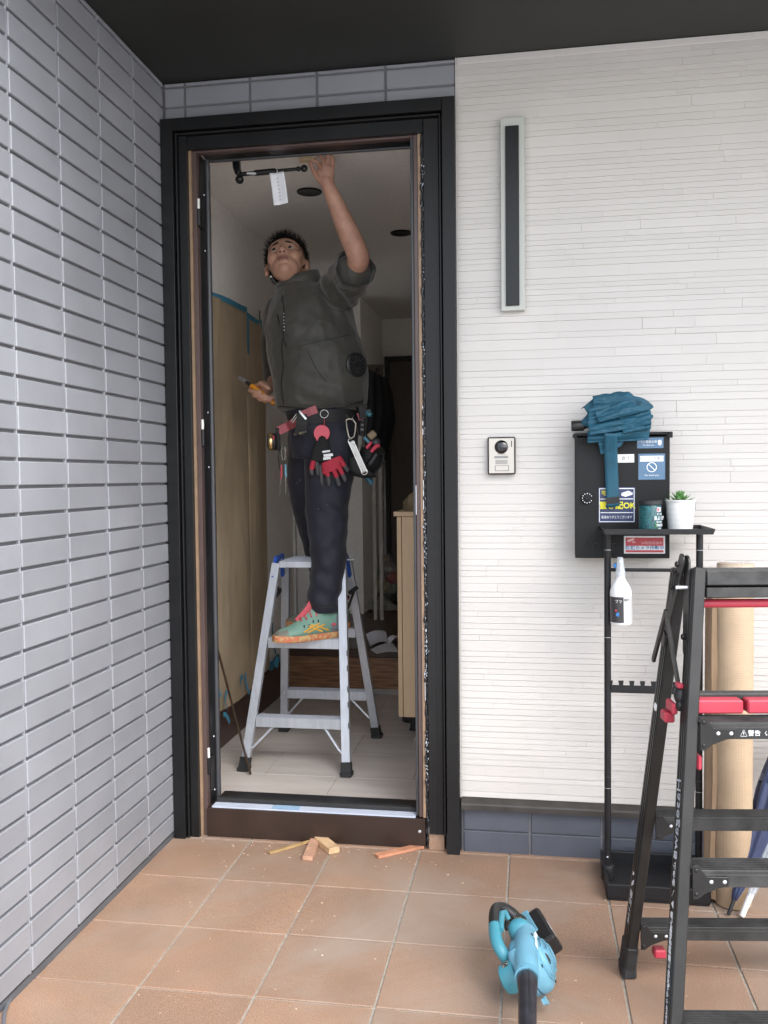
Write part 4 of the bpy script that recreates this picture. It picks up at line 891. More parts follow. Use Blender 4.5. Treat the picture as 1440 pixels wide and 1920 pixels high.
T4 = [PX(*q, YC-.012) for q in ((506, 326), (533, 322), (541, 381), (514, 386))]
def tagf(u, v):
    p = T4[0].lerp(T4[1], u).lerp(T4[3].lerp(T4[2], u), v); return p+Vector((0, -.006*abs(u-.45)*2+.004*math.sin(3*v), 0))
tgo = obj('paper', grid_g(10, 12, tagf), mat('white_paper', (.72, .73, .77), .7, var=.03, scale=40), tg, smooth=True); tgo.modifiers.new('s', 'SOLIDIFY').thickness = .0006
obj('string', tube_g([PX(520, 318, YC-.012), PX(519, 326, YC-.013)], .0009, 6), m_wht, tg)
for k in range(7):
    v = .15+.11*k; obj('print_line', [grid_g(3, 1, lambda u, q: Vector(tagf(.40+.14*u, v+.05*q))-Vector((0, .0012, 0)))], mat('faint_print', (.50, .51, .55), .8), tgo)

# ------------------------------------------------------------------ aluminium stepladder
ld = thing('stepladder', 'silver aluminium stepladder with blue hinge caps under the worker', 'stepladder', (-.35, .68, ZF))
FL, FR = PZ(456, 1446, ZF), PZ(649, 1457, ZF); RL, RR = PZ(532, 1372, ZF), PZ(706, 1384, ZF)
TL, TR = PX(517, 1050, .60), PX(640, 1053, .60); ZTOP = (TL.z+TR.z)/2; TL.z = TR.z = ZTOP-.01
QL, QR = PX(535, 1062, .80), PX(651, 1066, .80); QL.z = QR.z = ZTOP-.01
m_al = mat('brushed_aluminium', (.50, .525, .575), .40, metal=.45, var=.08, scale=10, stretch=(8, 8, 1), bump=.08, bscale=200)
def arail(a, b, inw, near):
    d = (b-a).normalized(); s = Vector((1, 0, 0))*inw; y = Vector((0, 1, 0))
    r = obj('rail', bar_g(a, b-d*.035, .034, .0035, (1, 0, 0)), m_al, ld, bevel=.0008)
    obj('flange', bar_g(a+s*.0155+y*.013, b+s*.0155+y*.013-d*.035, .003, .022, (1, 0, 0)), m_al, r)
    obj('flange', bar_g(a-s*.0155+y*.013, b-s*.0155+y*.013-d*.035, .003, .022, (1, 0, 0)), m_al, r)
    obj('rubber_foot', [bar_g(b-d*.055+y*.010, b-d*.004+y*.010, .042, .034, (1, 0, 0)), box_g(b.x-.024, b.x+.024, b.y-.012, b.y+.036, ZF+.001, ZF+.018)], m_rubber, ld, bevel=.003)
    return r
lr = [arail(TL, FL, 1, 1), arail(TR, FR, -1, 1), arail(QL, RL, 1, 0), arail(QR, RR, -1, 0)]
def at2(a, b, z): return a.lerp(b, (a.z-z)/(a.z-b.z))
def tread(a0, b0, a1, b1, z, dep, brace=False):
    p, q = at2(a0, b0, z), at2(a1, b1, z); y = (p.y+q.y)/2+.014
    t = obj('step', [box_g(p.x+.017, q.x-.017, y-.012, y-.012+dep, z-.004, z), box_g(p.x+.017, q.x-.017, y-.013, y-.010, z-.040, z-.0005), box_g(p.x+.017, q.x-.017, y-.014+dep, y-.012+dep, z-.030, z-.0005)], m_al, ld, bevel=.0008)
    for k in range(4): obj('tread_rib', box_g(p.x+.018, q.x-.018, y-.008+(dep-.012)*k/3, y-.005+(dep-.012)*k/3, z+.0002, z+.0016), m_al, t)
    for w in (p, q): obj('rivet', ell_g((w.x, w.y-.003, z-.018), (.005, .0025, .005), 10, 6), m_alu, t, smooth=True)
    if brace:
        for w, s, B in ((p, 1, b0), (q, -1, b1)):
            e = at2(a0 if s > 0 else a1, B, z-.125)
            obj('brace', tube_g([(e.x+s*.018, e.y+.010, z-.125), (e.x+s*.03, e.y+.012, z-.115), (w.x+s*.085, y, z-.042), (w.x+s*.095, y, z-.038)], .0055, 8), m_al, ld, smooth=True)
    return p, q, y
ZS2 = PX(560, 1197, .55).z; ZS1 = PX(560, 1346, .49).z
s2 = tread(TL, FL, TR, FR, ZS2, .055); s1 = tread(TL, FL, TR, FR, ZS1, .055, True)
ZR2 = ZS2; r2 = tread(QL, RL, QR, RR, ZR2-.012, .05); r1 = tread(QL, RL, QR, RR, PX(610, 1296, .93).z, .05, True)
top = obj('top_step', [box_g(TL.x+.014, TR.x-.014, .595, .83, ZTOP-.030, ZTOP-.002)], m_al, ld, bevel=.003)
for k in range(9): obj('tread_rib', box_g(TL.x+.02, TR.x-.02, .602+.026*k, .606+.026*k, ZTOP-.0018, ZTOP-.0004), m_al, top)
m_blue = mat('blue_plastic_cap', (.015, .07, .36), .38, var=.15, scale=30)
for p, q in ((TL, QL), (TR, QR)):
    s = -1 if p is TL else 1
    obj('hinge_cap', [box_g(p.x-.018, p.x+.018, .585, .625, ZTOP-.035, ZTOP+.006) if 0 else bar_g((p.x+s*.012, .60, ZTOP-.075), (p.x+s*.006, .63, ZTOP+.012), .014, .030, (1, 0, 0)), bar_g((q.x+s*.012, .80, ZTOP-.085), (q.x+s*.004, .76, ZTOP+.012), .014, .030, (1, 0, 0)), bar_g((p.x+s*.006, .63, ZTOP+.004), (q.x+s*.004, .76, ZTOP+.004), .018, .022, (1, 0, 0))], m_blue, ld, bevel=.003)
    obj('hinge_bolt', tube_g([(p.x+s*.002, .70, ZTOP-.004), (p.x+s*.036, .70, ZTOP-.004)], .004, 8), m_alu, ld, smooth=True)
    u_ = at2(q, RL if s < 0 else RR, ZTOP-.15); v_ = at2(p, FL if s < 0 else FR, ZTOP-.19)
    obj('stay_strap', bar_g((u_.x+s*.012, u_.y-.02, u_.z), (v_.x+s*.018, v_.y+.04, v_.z), .005, .022, (1, 0, 0)), m_rubber, ld, bevel=.002)
    obj('stay_clip', bar_g((u_.x+s*.022-.03*(s > 0), u_.y-.03, u_.z-.01), (u_.x+s*.03, u_.y-.04, u_.z+.018), .016, .02, (0, 0, 1)), m_rubber, ld, bevel=.003)
lx = at2(TR, FR, .45)
for k, zz in enumerate((.56, .50, .42, .36, .28)): obj('printed_mark', box_g(at2(TR, FR, zz).x+.0135, at2(TR, FR, zz).x+.0175, at2(TR, FR, zz).y-.004, at2(TR, FR, zz).y-.0028, zz-.014, zz+.012), mat('dark_print', (.05, .05, .06), .5), lr[1])

# leaning rod
a = PZ(470, 1452, ZF+.004); b = PXX(402, 1195, XI+.03); b = a+(b-a)*1.12
rd = thing('metal_rod', 'thin dark bronze rod leaning against the masked entrance wall', 'rod', a)
rr_ = obj('rod', bar_g(a, b, .0075, .012, (1, 0, 0)), mat('bronze_rod', (.07, .045, .03), .35, metal=.5, var=.3, scale=30), rd, bevel=.001)

# shoe cabinet with cushion
cbn = thing('shoe_cabinet', 'pale wood floating shoe cabinet just inside the right jamb', 'cabinet', (.25, .75, .24))
m_maple = mat('pale_maple', (.55, .39, .235), .5, var=.06, scale=6, stretch=(14, 14, 1), bump=.03, bscale=60)
XC = PX(746, 1200, .75).x; ZB = PX(746, 1344, .75).z; ZT2 = PX(746, 968, .75).z
obj('cabinet_door', box_g(XC, XC+.019, .752, 1.15, ZB, ZT2-.002), m_maple, cbn, bevel=.001)
obj('cabinet_door', box_g(XC, XC+.019, 1.153, 1.60, ZB, ZT2-.002), m_maple, cbn, bevel=.001)
obj('side_panel', box_g(XC+.0215, .598, .75, .77, ZB, ZT2-.001), m_maple, cbn, bevel=.001)
obj('carcass', box_g(XC+.022, .598, .771, 1.6, ZB+.002, ZT2-.003), m_maple, cbn)
obj('top_board', box_g(XC-.012, .598, .738, 1.61, ZT2, ZT2+.020), m_maple, cbn, bevel=.002)
cs = thing('cushion', 'crumpled brown paper bag lying on the pale cabinet top', 'bag', (.12, .9, ZT2+.02))
def cus(u, v):
    th = 2*math.pi*u; ph = math.pi*.5*v
    r = math.cos(ph)**.7; d = Vector((math.cos(th)*r, math.sin(th)*r, 0))
    k = 1+.10*mn.noise(Vector((d.x*3, d.y*3, v*4)))+.05*mn.noise(Vector((d.x*9, d.y*9, v*11)))
    return (XC+.20+.195*d.x*k, .93+.16*d.y*k, ZT2+.021+.17*math.sin(ph)*k*(.85+.25*d.x))
obj('paper_bag', grid_g(56, 24, cus), mat('olive_kraft_paper', (.26, .195, .115), .7, var=.12, scale=12, bump=.3, bscale=50), cs, smooth=True, angle=180)
# shoes under the cabinet
def simple_shoe(name, label, o, ang, m1, m2, grp=None, L_=.26):
    t = thing(name, label, 'shoe', o, group=grp); o = Vector(o); d = Vector((math.cos(ang), math.sin(ang), 0)); s = Vector((-d.y, d.x, 0))
    def ringz(z, k, dz): return [o+d*(L_/2*math.cos(a)*k)+s*(.045*math.sin(a)*k*(1 if math.cos(a) > -.2 else .85))+Vector((0, 0, z+dz*max(0, -math.cos(a)))) for a in [2*math.pi*i/24 for i in range(24)]]
    obj('sole', loft_g([ringz(.002, .96, 0), ringz(.006, 1, 0), ringz(.024, 1, 0), ringz(.028, .97, 0)]), m2, t, smooth=True)
    obj('upper', loft_g([ringz(.0285, .95, 0), ringz(.045, .93, .01), ringz(.065, .80, .03), ringz(.075, .55, .045), ringz(.074, .45, .042)]), m1, t, smooth=True)
    return t
sp_ = PZ(778, 1398, ZF)
simple_shoe('shoe', 'cream shoe standing on the entry floor beside the right jamb', (sp_.x+.12, sp_.y+.03, ZF), math.pi-.1, mat('cream_canvas', (.55, .52, .42), .7), mat('cream_sole', (.50, .47, .38), .6))
sp_ = PZ(752, 1357, ZF)
simple_shoe('shoe', 'black shoe on the entry floor under the pale cabinet', (sp_.x+.13, sp_.y+.05, ZF), math.pi+.15, m_rubber, m_bpl)
obj('stool_leg', [tube_g([(sp_.x+.075, sp_.y-.10, ZF+.001), (sp_.x+.075, sp_.y-.10, ZF+.02), (sp_.x+.07, sp_.y-.10, ZB-.002)], [.022, .017, .015], 14)], m_rubber, cbn, smooth=True)

# ------------------------------------------------------------------ dim hall
ct = thing('coat', 'black coat hanging from a dark wooden peg board in the hall', 'coat', PX(708, 860, 2.85))
ca_, cb2 = PX(684, 700, 2.85), PX(735, 862, 2.85)
def coat(u, v):
    th = 2*math.pi*u; top = 1-v
    wl_ = ca_.x+.012*math.sin(4*v) + (0 if v < .8 else .0); xr = PX(728+9*math.sin(min(1, v*2.2)*1.3)-34*max(0, v-.55), 800, 2.85).x
    cxx = (wl_+xr)/2; a = (xr-wl_)/2*(.75+.25*min(1, v*6)); b = .07*(.6+.4*min(1, v*5))
    k = 1+.10*math.sin(9*th+3*v)+.05*mn.noise(Vector((th*2, v*5, 0)))
    return (cxx+a*math.cos(th)*k, 2.88+b*math.sin(th)*k, ca_.z+(cb2.z-ca_.z)*v-.03*math.cos(th)*(1-v))
obj('coat_body', grid_g(40, 30, coat), mat('black_wool', (.008, .008, .009), .9, var=.2, scale=40), ct, smooth=True, angle=180)
obj('hanger_hook', tube_g([PX(705, 702, 2.88), PX(705, 694, 2.9), PX(707, 690, 2.93)], .003, 6), m_blk, ct, smooth=True)
pg = thing('peg_board', 'dark brown wooden coat peg board on the hall wall corner', 'peg board', PX(698, 695, 2.96))
a, b = PX(680, 684, 2.96), PX(712, 704, 2.96)
obj('board', box_g(a.x, b.x+.02, 2.955, 2.998, b.z, a.z), m_dd, pg, bevel=.002)
obj('peg', tube_g([(b.x-.01, 2.954, b.z+.03), (b.x-.01, 2.90, b.z+.05)], .008, 8), m_dd, pg, smooth=True)
wr = thing('railing', 'pale stair railing posts at the back of the dim hall', 'railing', PX(708, 1060, 2.75))
m_pale = mat('pale_grey_paint', (.50, .47, .44), .6)
for x, y0 in ((701.5, 870), (713, 850)): a, b = PX(x, y0, 2.75), PX(x+1, 1075, 2.75); obj('post', box_g(a.x-.011, a.x+.011, 2.74, 2.765, ZR, a.z), m_pale, wr, bevel=.002)
a, b = PX(697, 866, 2.75), PX(719, 846, 2.75)
obj('top_rail', bar_g((a.x, 2.752, a.z), (b.x, 2.752, b.z), .03, .03, (0, 1, 0)), m_pale, wr, bevel=.003)
bs_ = thing('plastic_bag', 'clear plastic bag stuffed with green, yellow and red packets on the hall floor', 'bag', PZ(715, 1135, ZR))
bo = PZ(716, 1130, ZR)
def bag(sx, sy, sz, seed, cx, cy, cz):
    def f(u, v):
        th = 2*math.pi*u; ph = math.pi*(v-.5); d = Vector((math.cos(ph)*math.cos(th), math.cos(ph)*math.sin(th), math.sin(ph)))
        k = 1+.22*mn.noise(d*2.2+Vector((seed, 0, 0)))+.10*mn.noise(d*6+Vector((0, seed, 0)))
        return (cx+sx*d.x*k, cy+sy*d.y*k, max(ZR+.003, cz+sz*d.z*k))
    return grid_g(36, 24, f)
random.seed(11)
for i, (c_, dx, dz, s) in enumerate((((.10, .16, .05), -.06, .20, .055), ((.35, .26, .08), -.01, .10, .07), ((.38, .05, .05), .09, .16, .055), ((.30, .27, .22), .04, .22, .06), ((.10, .12, .07), .07, .06, .07), ((.28, .2, .10), -.08, .06, .06), ((.30, .22, .15), .0, .28, .045))):
    obj('packet', bag(s, s*.8, s*.9, i*3.1, bo.x+dx, bo.y+.02*i-.05, ZR+dz+.03), mat('packet_'+str(i), c_, .6, var=.35, scale=25), bs_, smooth=True, angle=180)
obj('film', bag(.155, .13, .19, 7.7, bo.x, bo.y, ZR+.17), mat('clear_bag_film', (.7, .7, .68), .18, alpha=.22, spec=.7, bump=1., bscale=30), bs_, smooth=True, angle=180)
pl_ = PZ(700, 1143, ZR)
ps = thing('plastic_sheet', 'crumpled clear plastic sheeting on the dark hall floor', 'plastic sheet', pl_)
obj('sheet', grid_g(40, 16, lambda u, v: (pl_.x-.13+.33*u, pl_.y-.06+.20*v, ZR+.004+.07*max(0, math.sin(math.pi*u))*max(0, math.sin(math.pi*v))*(.6+.9*abs(mn.noise(Vector((u*9, v*7, 1))))))), mat('crumpled_film', (.62, .60, .57), .25, alpha=.45, spec=.7, bump=.8, bscale=40), ps, smooth=True, angle=180)
m_pap = mat('white_office_paper', (.70, .70, .76), .8, var=.02)
random.seed(2)
for lab_, q, c in (('curled white paper sheet at the back of the hall step edge', ((686, 1189), (723, 1186), (728, 1210), (694, 1212)), .03), ('narrow white paper strip bent over two sheets on the hall step', ((722, 1204), (742, 1196), (747, 1202), (728, 1214)), .04), ('white paper sheet overhanging nearest the hall step nosing', ((694, 1218), (735, 1205), (748, 1226), (706, 1226)), .015)):
    Q = [PZ(*k, ZR+.004) for k in q]
    o = obj('paper_sheet', grid_g(10, 8, lambda u, v: Q[0].lerp(Q[1], u).lerp(Q[3].lerp(Q[2], u), v)+Vector((0, 0, c*(math.sin(math.pi*u*.9)*.6+u*u*.4*math.sin(2*v))))), m_pap, smooth=True, angle=180, label=lab_, cat='paper', group='papers on the hall floor')

# ================================================================== the worker
RH = Vector((cr.x, cr.y, 0)).normalized(); FH = Vector((fwd.x, fwd.y, 0)).normalized(); UP = Vector((0, 0, 1))
def S(Y): return ((Y-CAM.y)/fwd.y)/FPX*.985           # metres per photo pixel at depth Y
def ringp(x, y, Y, apx, b, n=28, tilt=0., e=.92):
    c = PX(x, y, Y); a = apx*S(Y); out = []
    for k in range(n):
        t = 2*math.pi*k/n; cc, ss = math.cos(t), math.sin(t)
        cc = math.copysign(abs(cc)**e, cc); ss = math.copysign(abs(ss)**e, ss)
        out.append(c+RH*(a*cc)+FH*(b*ss)+UP*(tilt*a*cc))
    return out
def loftp(rows, **k): return loft_g([ringp(*r, **k) for r in rows])
def limb(pts, n=18):                                  # pts: (px, py, Y, radius)
    P = [PX(a, b, c) for a, b, c, _ in pts]; r = [q[3] for q in pts]
    # resample with Catmull-Rom for smooth bends
    PP = []; RR = []
    for i in range(len(P)-1):
        p0, p1, p2, p3 = P[max(0, i-1)], P[i], P[i+1], P[min(len(P)-1, i+2)]
        for k in range(5):
            t = k/5; PP.append(.5*((2*p1)+(p2-p0)*t+(2*p0-5*p1+4*p2-p3)*t*t+(3*p1-p0-3*p2+p3)*t**3)); RR.append(r[i]+(r[i+1]-r[i])*t)
    PP.append(P[-1]); RR.append(r[-1])
    g = [tube_g(PP, RR, n)]
    g.append(ell_g(P[-1], (r[-1],)*3, 12, 8)); g.append(ell_g(P[0], (r[0],)*3, 12, 8))
    return g
pr = thing('person', 'worker in grey short sleeved jacket and navy trousers reaching up from the silver stepladder', 'person', (-.33, .70, ZS2))
m_skin = mat('skin', (.40, .215, .150), .52, var=.10, scale=26, bump=.12, bscale=350, c2=(.50, .285, .205))
m_skin.node_tree.nodes['Principled BSDF'].inputs['Subsurface Weight'].default_value = .08
m_lip = mat('lip', (.33, .155, .120), .45, var=.1)
# head frame
pit = R(36); yw = R(6); rl_ = R(9)
f0 = (-FH*math.cos(yw)-RH*math.sin(yw)); hf = f0*math.cos(pit)+UP*math.sin(pit); hx = (RH*math.cos(yw)-FH*math.sin(yw)); hu = hx.cross(-hf).normalized()
if hu.z < 0: hu = -hu
hx2 = hx*math.cos(rl_)+hu*math.sin(rl_); hu2 = hu*math.cos(rl_)-hx*math.sin(rl_)
HO = PX(538, 503, .70); HS = 1.07
def Hd(x, f, u): return HO+(hx2*x+hf*f+hu2*u)*HS
HM = Matrix((hx2, hf, hu2)).transposed()
def he(x, f, u, rx, rf, ru, n=20, m=14): return ell_g(Hd(x, f, u), (rx*HS, rf*HS, ru*HS), n, m, HM)
head = [he(0, -.005, .045, .077, .095, .088), he(0, .028, -.005, .066, .066, .085), he(0, .045, -.055, .052, .050, .052), he(0, .066, -.082, .028, .026, .024),
        he(0, .062, .038, .062, .036, .045), he(.040, .062, -.015, .026, .030, .030), he(-.040, .062, -.015, .026, .030, .030),      # brow, cheeks
        he(0, .096, -.004, .011, .016, .030), he(0, .106, -.020, .014, .016, .012), he(.012, .098, -.024, .010, .012, .009), he(-.012, .098, -.024, .010, .012, .009),   # nose
        he(0, .092, -.052, .026, .013, .012), he(0, .088, -.066, .022, .012, .008),
        he(.028, .080, .034, .022, .014, .008), he(-.028, .080, .034, .022, .014, .008)]
for s in (-1, 1):
    head += [he(s*.080, -.006, .008, .010, .020, .032), he(s*.084, -.016, .012, .007, .014, .028), he(s*.080, .004, -.022, .009, .012, .014)]
neck = limb([(563, 560, .735, .066), (553, 532, .72, .060), (545, 508, .70, .056)])
torso = [loftp([(600, 770, .70, 60, .11), (596, 700, .70, 66, .12), (586, 620, .70, 66, .12), (585, 575, .715, 62, .10), (576, 545, .725, 40, .07)])]
# raised arm (viewer's right)
armL = limb([(628, 552, .70, .055), (650, 527, .58, .052), (671, 492, .455, .043), (668, 470, .43, .0435), (655, 440, .41, .0425), (634, 392, .375, .034), (617, 352, .34, .0265), (612, 338, .33, .028)])
def fing(pts, r0, r1):
    P = [PX(*p) for p in pts]; n = len(P); rs = [r0+(r1-r0)*i/(n-1) for i in range(n)]
    PP, RR = [], []
    for i in range(n-1):
        for k in range(4): PP.append(P[i].lerp(P[i+1], k/4)); RR.append(rs[i]+(rs[i+1]-rs[i])*k/4)
    PP.append(P[-1]); RR.append(rs[-1])
    return [tube_g(PP, RR, 10), ell_g(P[-1], (r1,)*3, 10, 8), ell_g(P[0], (r0,)*3, 10, 8)]+[ell_g(P[i], (rs[i]*1.07,)*3, 10, 8) for i in range(1, n-1)]
hA = [loft_g([ringp(612, 342, .335, 13, .020), ringp(611, 332, .325, 16, .021), ringp(611, 322, .315, 17, .019), ringp(611, 315, .305, 16, .016), ringp(612, 311, .30, 12, .010)])]
hA += fing([(602, 340, .325), (592, 328, .298), (586, 316, .278), (581, 305, .264)], .0120, .0080)
hA += fing([(600, 318, .300), (598, 308, .275), (593, 301, .260), (586, 301, .255)], .0092, .0072)
hA += fing([(607, 314, .305), (607, 302, .285), (602, 292, .268), (595, 290, .262)], .0092, .0070)
hA += fing([(614.5, 315, .310), (616.5, 302, .295), (615, 290, .280), (610, 284, .272)], .0088, .0066)
hA += fing([(621.5, 321, .318), (625.5, 310, .308), (626, 300, .297), (622, 292, .288)], .0080, .0060)
# lowered arm (viewer's left) with fist round a knife
armR = limb([(530, 588, .80, .052), (520, 640, .87, .047), (514, 690, .87, .042), (515, 712, .82, .034), (508, 724, .76, .027), (500, 730, .735, .026)])
hB = [ell_g(PX(494, 733, .732), (.036, .022, .032), 14, 10), ell_g(PX(498, 728, .725), (.026, .022, .026), 14, 10)]
hB += fing([(486, 721, .735), (471, 727, .715), (469, 733, .695), (479, 735, .682), (487, 734, .680)], .0108, .0085)
hB += fing([(491, 727, .738), (476, 737, .715), (477, 742, .695), (488, 743, .682), (498, 741, .680)], .0110, .0088)
hB += fing([(496, 733, .738), (485, 744, .715), (487, 749, .695), (498, 749, .683), (507, 745, .682)], .0105, .0085)
hB += fing([(502, 738, .738), (494, 749, .715), (497, 753, .70), (506, 752, .688), (513, 744, .685)], .0092, .0075)
hB += fing([(505, 724, .735), (493, 718, .712), (488, 719, .692), (497, 724, .680), (505, 729, .678)], .0125, .0090)
legs = limb([(625, 840, .67, .075), (615, 950, .62, .058), (616, 1050, .59, .048), (606, 1140, .59, .040), (600, 1175, .59, .036)])+limb([(575, 840, .77, .075), (577, 960, .83, .056), (612, 1085, .87, .045), (622, 1150, .87, .038)])
legs += [loftp([(606, 850, .71, 58, .10), (606, 790, .70, 60, .11), (600, 765, .70, 60, .11)])]
bod = remesh(head+neck+torso+armL+hA+armR+hB+legs, .0042, 3, .5)
me = bod; me.materials.clear(); me.materials.append(m_skin); me.materials.append(m_lip)
lipc = [Hd(0, .104, -.051), Hd(0, .098, -.064)]
for f in me.polygons:
    c = f.center-HO; X_, F_, U_ = c.dot(hx2)/HS, c.dot(hf)/HS, c.dot(hu2)/HS
    if F_ > .08 and abs(X_) < .021-.25*abs(U_+.057) and -.068 < U_ < -.047: f.material_index = 1
body = bpy.data.objects.new('body', me); col.objects.link(body); body.parent = pr; body.matrix_parent_inverse = pr.matrix_world.inverted()
for f in me.polygons: f.use_smooth = True
m_eye = mat('eye_white', (.34, .29, .25), .35, var=.02); m_iris = mat('dark_iris', (.012, .008, .006), .15)
m_hair = mat('black_hair', (.008, .0075, .007), .55, var=.3, scale=60)
for s in (-1, 1):
    e = obj('eye', ell_g(Hd(s*.031, .0795, .012), (.0135*HS, .010*HS, .0068*HS), 14, 10, HM), m_eye, body, smooth=True)
    obj('iris', ell_g(Hd(s*.031-.003, .0885, .0145), (.0070*HS, .0032*HS, .0068*HS), 12, 8, HM), m_iris, e, smooth=True)
    obj('eyelid', tube_g([Hd(s*.031+k*.0135, .0865-.006*k*k, .0185-.004*k*k) for k in (-1.1, -.5, 0, .5, 1.1)], [.0018, .0028, .003, .0028, .0018], 8), m_skin, e, smooth=True)
    obj('eyebrow', tube_g([Hd(s*(.014+.010*k), .1015-.0030*k-.0009*k*k, .0345+.003*k-.0014*k*k) for k in range(5)], [.0032, .0044, .0042, .0036, .0020], 8, flat=.7), m_hair, body, smooth=True)
    obj('nostril', ell_g(Hd(s*.0080, .1085, -.0305), (.0042*HS, .0045*HS, .0022*HS), 8, 6, HM), mat('nostril_dark', (.05, .018, .014), .7), body)
obj('mouth_line', tube_g([Hd(.022*k, .1040-.006*k*k, -.0575-.0035*abs(k)) for k in (-1, -.5, 0, .5, 1)], [.0008, .0014, .0014, .0014, .0008], 6), mat('mouth_dark', (.08, .028, .022), .6), body, smooth=True)
# hair: cap plus many short strands
def hair_in(x, f, u):                       # keep face, ears and neck free
    if f > .045 and u < .090-.25*(f-.045)*0: return u > .082+.02*abs(x)/.07
    if f > .010: return u > .045 - (.045-f)*.9 or u > .082
    return u > -.045
cap = []
N1, N2 = 64, 44
V = {}; vl = []; fl = []
for j in range(N2+1):
    th = math.pi*j/N2
    for i in range(N1):
        ph = 2*math.pi*i/N1; d = Vector((math.sin(th)*math.cos(ph), math.sin(th)*math.sin(ph), math.cos(th)))
        x, f, u = .0835*d.x, -.008+.103*d.y, .045+.100*d.z
        V[(i, j)] = len(vl); k = 1+.03*mn.noise(d*7); vl.append((Hd(x*k, f*k, .045+(u-.045)*k), hair_in(x, f, u)))
for j in range(N2):
    for i in range(N1):
        q = [V[(i, j)], V[((i+1) % N1, j)], V[((i+1) % N1, j+1)], V[(i, j+1)]]
        if all(vl[a][1] for a in q): fl.append(tuple(q))
hr = obj('hair', ([v[0] for v in vl], fl), m_hair, body, smooth=True, angle=180)
random.seed(21); SV, SF = [], []
cnt = 0
while cnt < 3600:
    d = Vector((random.gauss(0, 1), random.gauss(0, 1), random.gauss(0, 1))).normalized()
    x, f, u = .082*d.x, -.008+.101*d.y, .045+.098*d.z
    if not hair_in(x, f, u): continue
    cnt += 1
    ln = .010+.018*max(0, d.z)*max(0, .6+.4*d.y)+random.uniform(0, .008); 
    if d.y > .2 and d.z > .3: ln += .010
    dr = (d+Vector((random.gauss(0, .45), random.gauss(.8, .4), random.gauss(-.1, .4)))).normalized()
    a = Hd(x, f, u); b = Hd(x+dr.x*ln, f+dr.y*ln, u+dr.z*ln); sd_ = (b-a).cross(Vector((random.random(), random.random(), random.random()))).normalized()*.0013
    o_ = len(SV); SV += [a-sd_, a+sd_, b]; SF.append((o_, o_+1, o_+2))
obj('hair_strands', (SV, SF), m_hair, hr, kind='stuff')

# clothing -------------------------------------------------------------
def wrinkle(me, amp, sc, folds=()):
    me.update(); nn = [v.normal.copy() for v in me.vertices]
    for v, n in zip(me.vertices, nn):
        p = v.co; k = amp*(mn.noise(Vector((p.x*sc, p.y*sc, p.z*sc*.8)))+.5*mn.noise(Vector((p.x*sc*2.3, p.y*sc*2.3, p.z*sc*1.9+4))))
        for (c, dr, rad, fa, fr) in folds:
            q = p-c; w_ = math.exp(-(q.length/rad)**2); k += fa*w_*math.sin(q.dot(dr)*fr)
        v.co = p+n*k
m_jk = mat('charcoal_nylon', (.053, .051, .044), .56, var=.14, scale=5, bump=.45, bscale=17, bdist=.010, bdistort=.9, sheen=.25, spec=.35)
m_tr = mat('navy_twill', (.0085, .0095, .0195), .72, var=.22, scale=9, bump=.4, bscale=15, bdist=.009, bdistort=.7, sheen=.1)
jk = [loftp([(604, 771, .70, 76, .140), (604, 763, .70, 86, .160), (603, 745, .70, 90, .172), (599, 705, .70, 93, .182), (592, 660, .70, 93, .182), (584, 620, .70, 89, .175), (583, 590, .705, 82, .165), (584, 566, .715, 76, .150), (580, 548, .72, 62, .125), (572, 536, .72, 44, .10)])]
jk += limb([(622, 558, .70, .088), (640, 540, .63, .088), (656, 520, .545, .080), (661, 512, .50, .071)], 24)
jk += limb([(528, 588, .79, .075), (516, 635, .85, .064), (514, 690, .86, .052), (514, 708, .83, .045)], 20)
jk += [loft_g([ringp(566, 552, .715, 50, .105, tilt=.15), ringp(560, 534, .705, 43, .090, tilt=.28), ringp(557, 526, .70, 41, .085, tilt=.33)])]
jm = remesh(jk, .0060, 8, .6)
sh = PX(640, 545, .60); bl_ = PX(600, 745, .55); el = PX(545, 640, .58)
wrinkle(jm, .0065, 13, ((sh, Vector((.85, 0, .5)), .12, .0085, 110), (sh+Vector((-.03, 0, -.09)), Vector((.9, 0, .3)), .10, .005, 80), (bl_, Vector((.3, 0, 1)), .13, .005, 70), (el, Vector((.7, 0, .6)), .12, .003, 60)))
jo = obj('jacket', None, m_jk, pr, me=jm, smooth=True, angle=180)
# ribs and seams
from mathutils.bvhtree import BVHTree
def bvh_of(me): return BVHTree.FromPolygons([v.co for v in me.vertices], [tuple(p.vertices) for p in me.polygons])
JB = bvh_of(jm)
def on(B, px, py, off=.002, fallback=.55):
    d = (fwd+cr*((px-720)/FPX)-cu*((py-960)/FPX)).normalized(); h = B.ray_cast(CAM, d)
    return (h[0]-d*off) if h[0] else PX(px, py, fallback)
def seam(B, pts, r, m, par, name, n=6, off=.0015, flat=1., sub=6):
    P = []
    for (a, b) in zip(pts[:-1], pts[1:]):
        for k in range(sub): P.append(on(B, a[0]+(b[0]-a[0])*k/sub, a[1]+(b[1]-a[1])*k/sub, off))
    P.append(on(B, *pts[-1], off)); return obj(name, tube_g(P, r, n, flat=flat), m, par, smooth=True)
m_zip = mat('black_zip', (.010, .010, .011), .45, var=.2)
m_seam = mat('dark_seam', (.022, .022, .021), .6)
zp = seam(JB, [(528, 552), (532, 575), (533, 610), (528, 650), (531, 690), (527, 720), (532, 762)], .0022, m_zip, jo, 'zip')
seam(JB, [(520, 590), (526, 615), (533, 640), (537, 650)], .0028, m_zip, jo, 'chest_pocket_zip')
for k in range(6): 
    p = on(JB, 532+.2*k, 588+6.2*k, .003); obj('zip_bead', ell_g(p, (.0024,)*3, 6, 4), m_stw, zp)
seam(JB, [(575, 655), (583, 672), (592, 690), (602, 705), (612, 716)], .0018, m_seam, jo, 'pocket_seam')
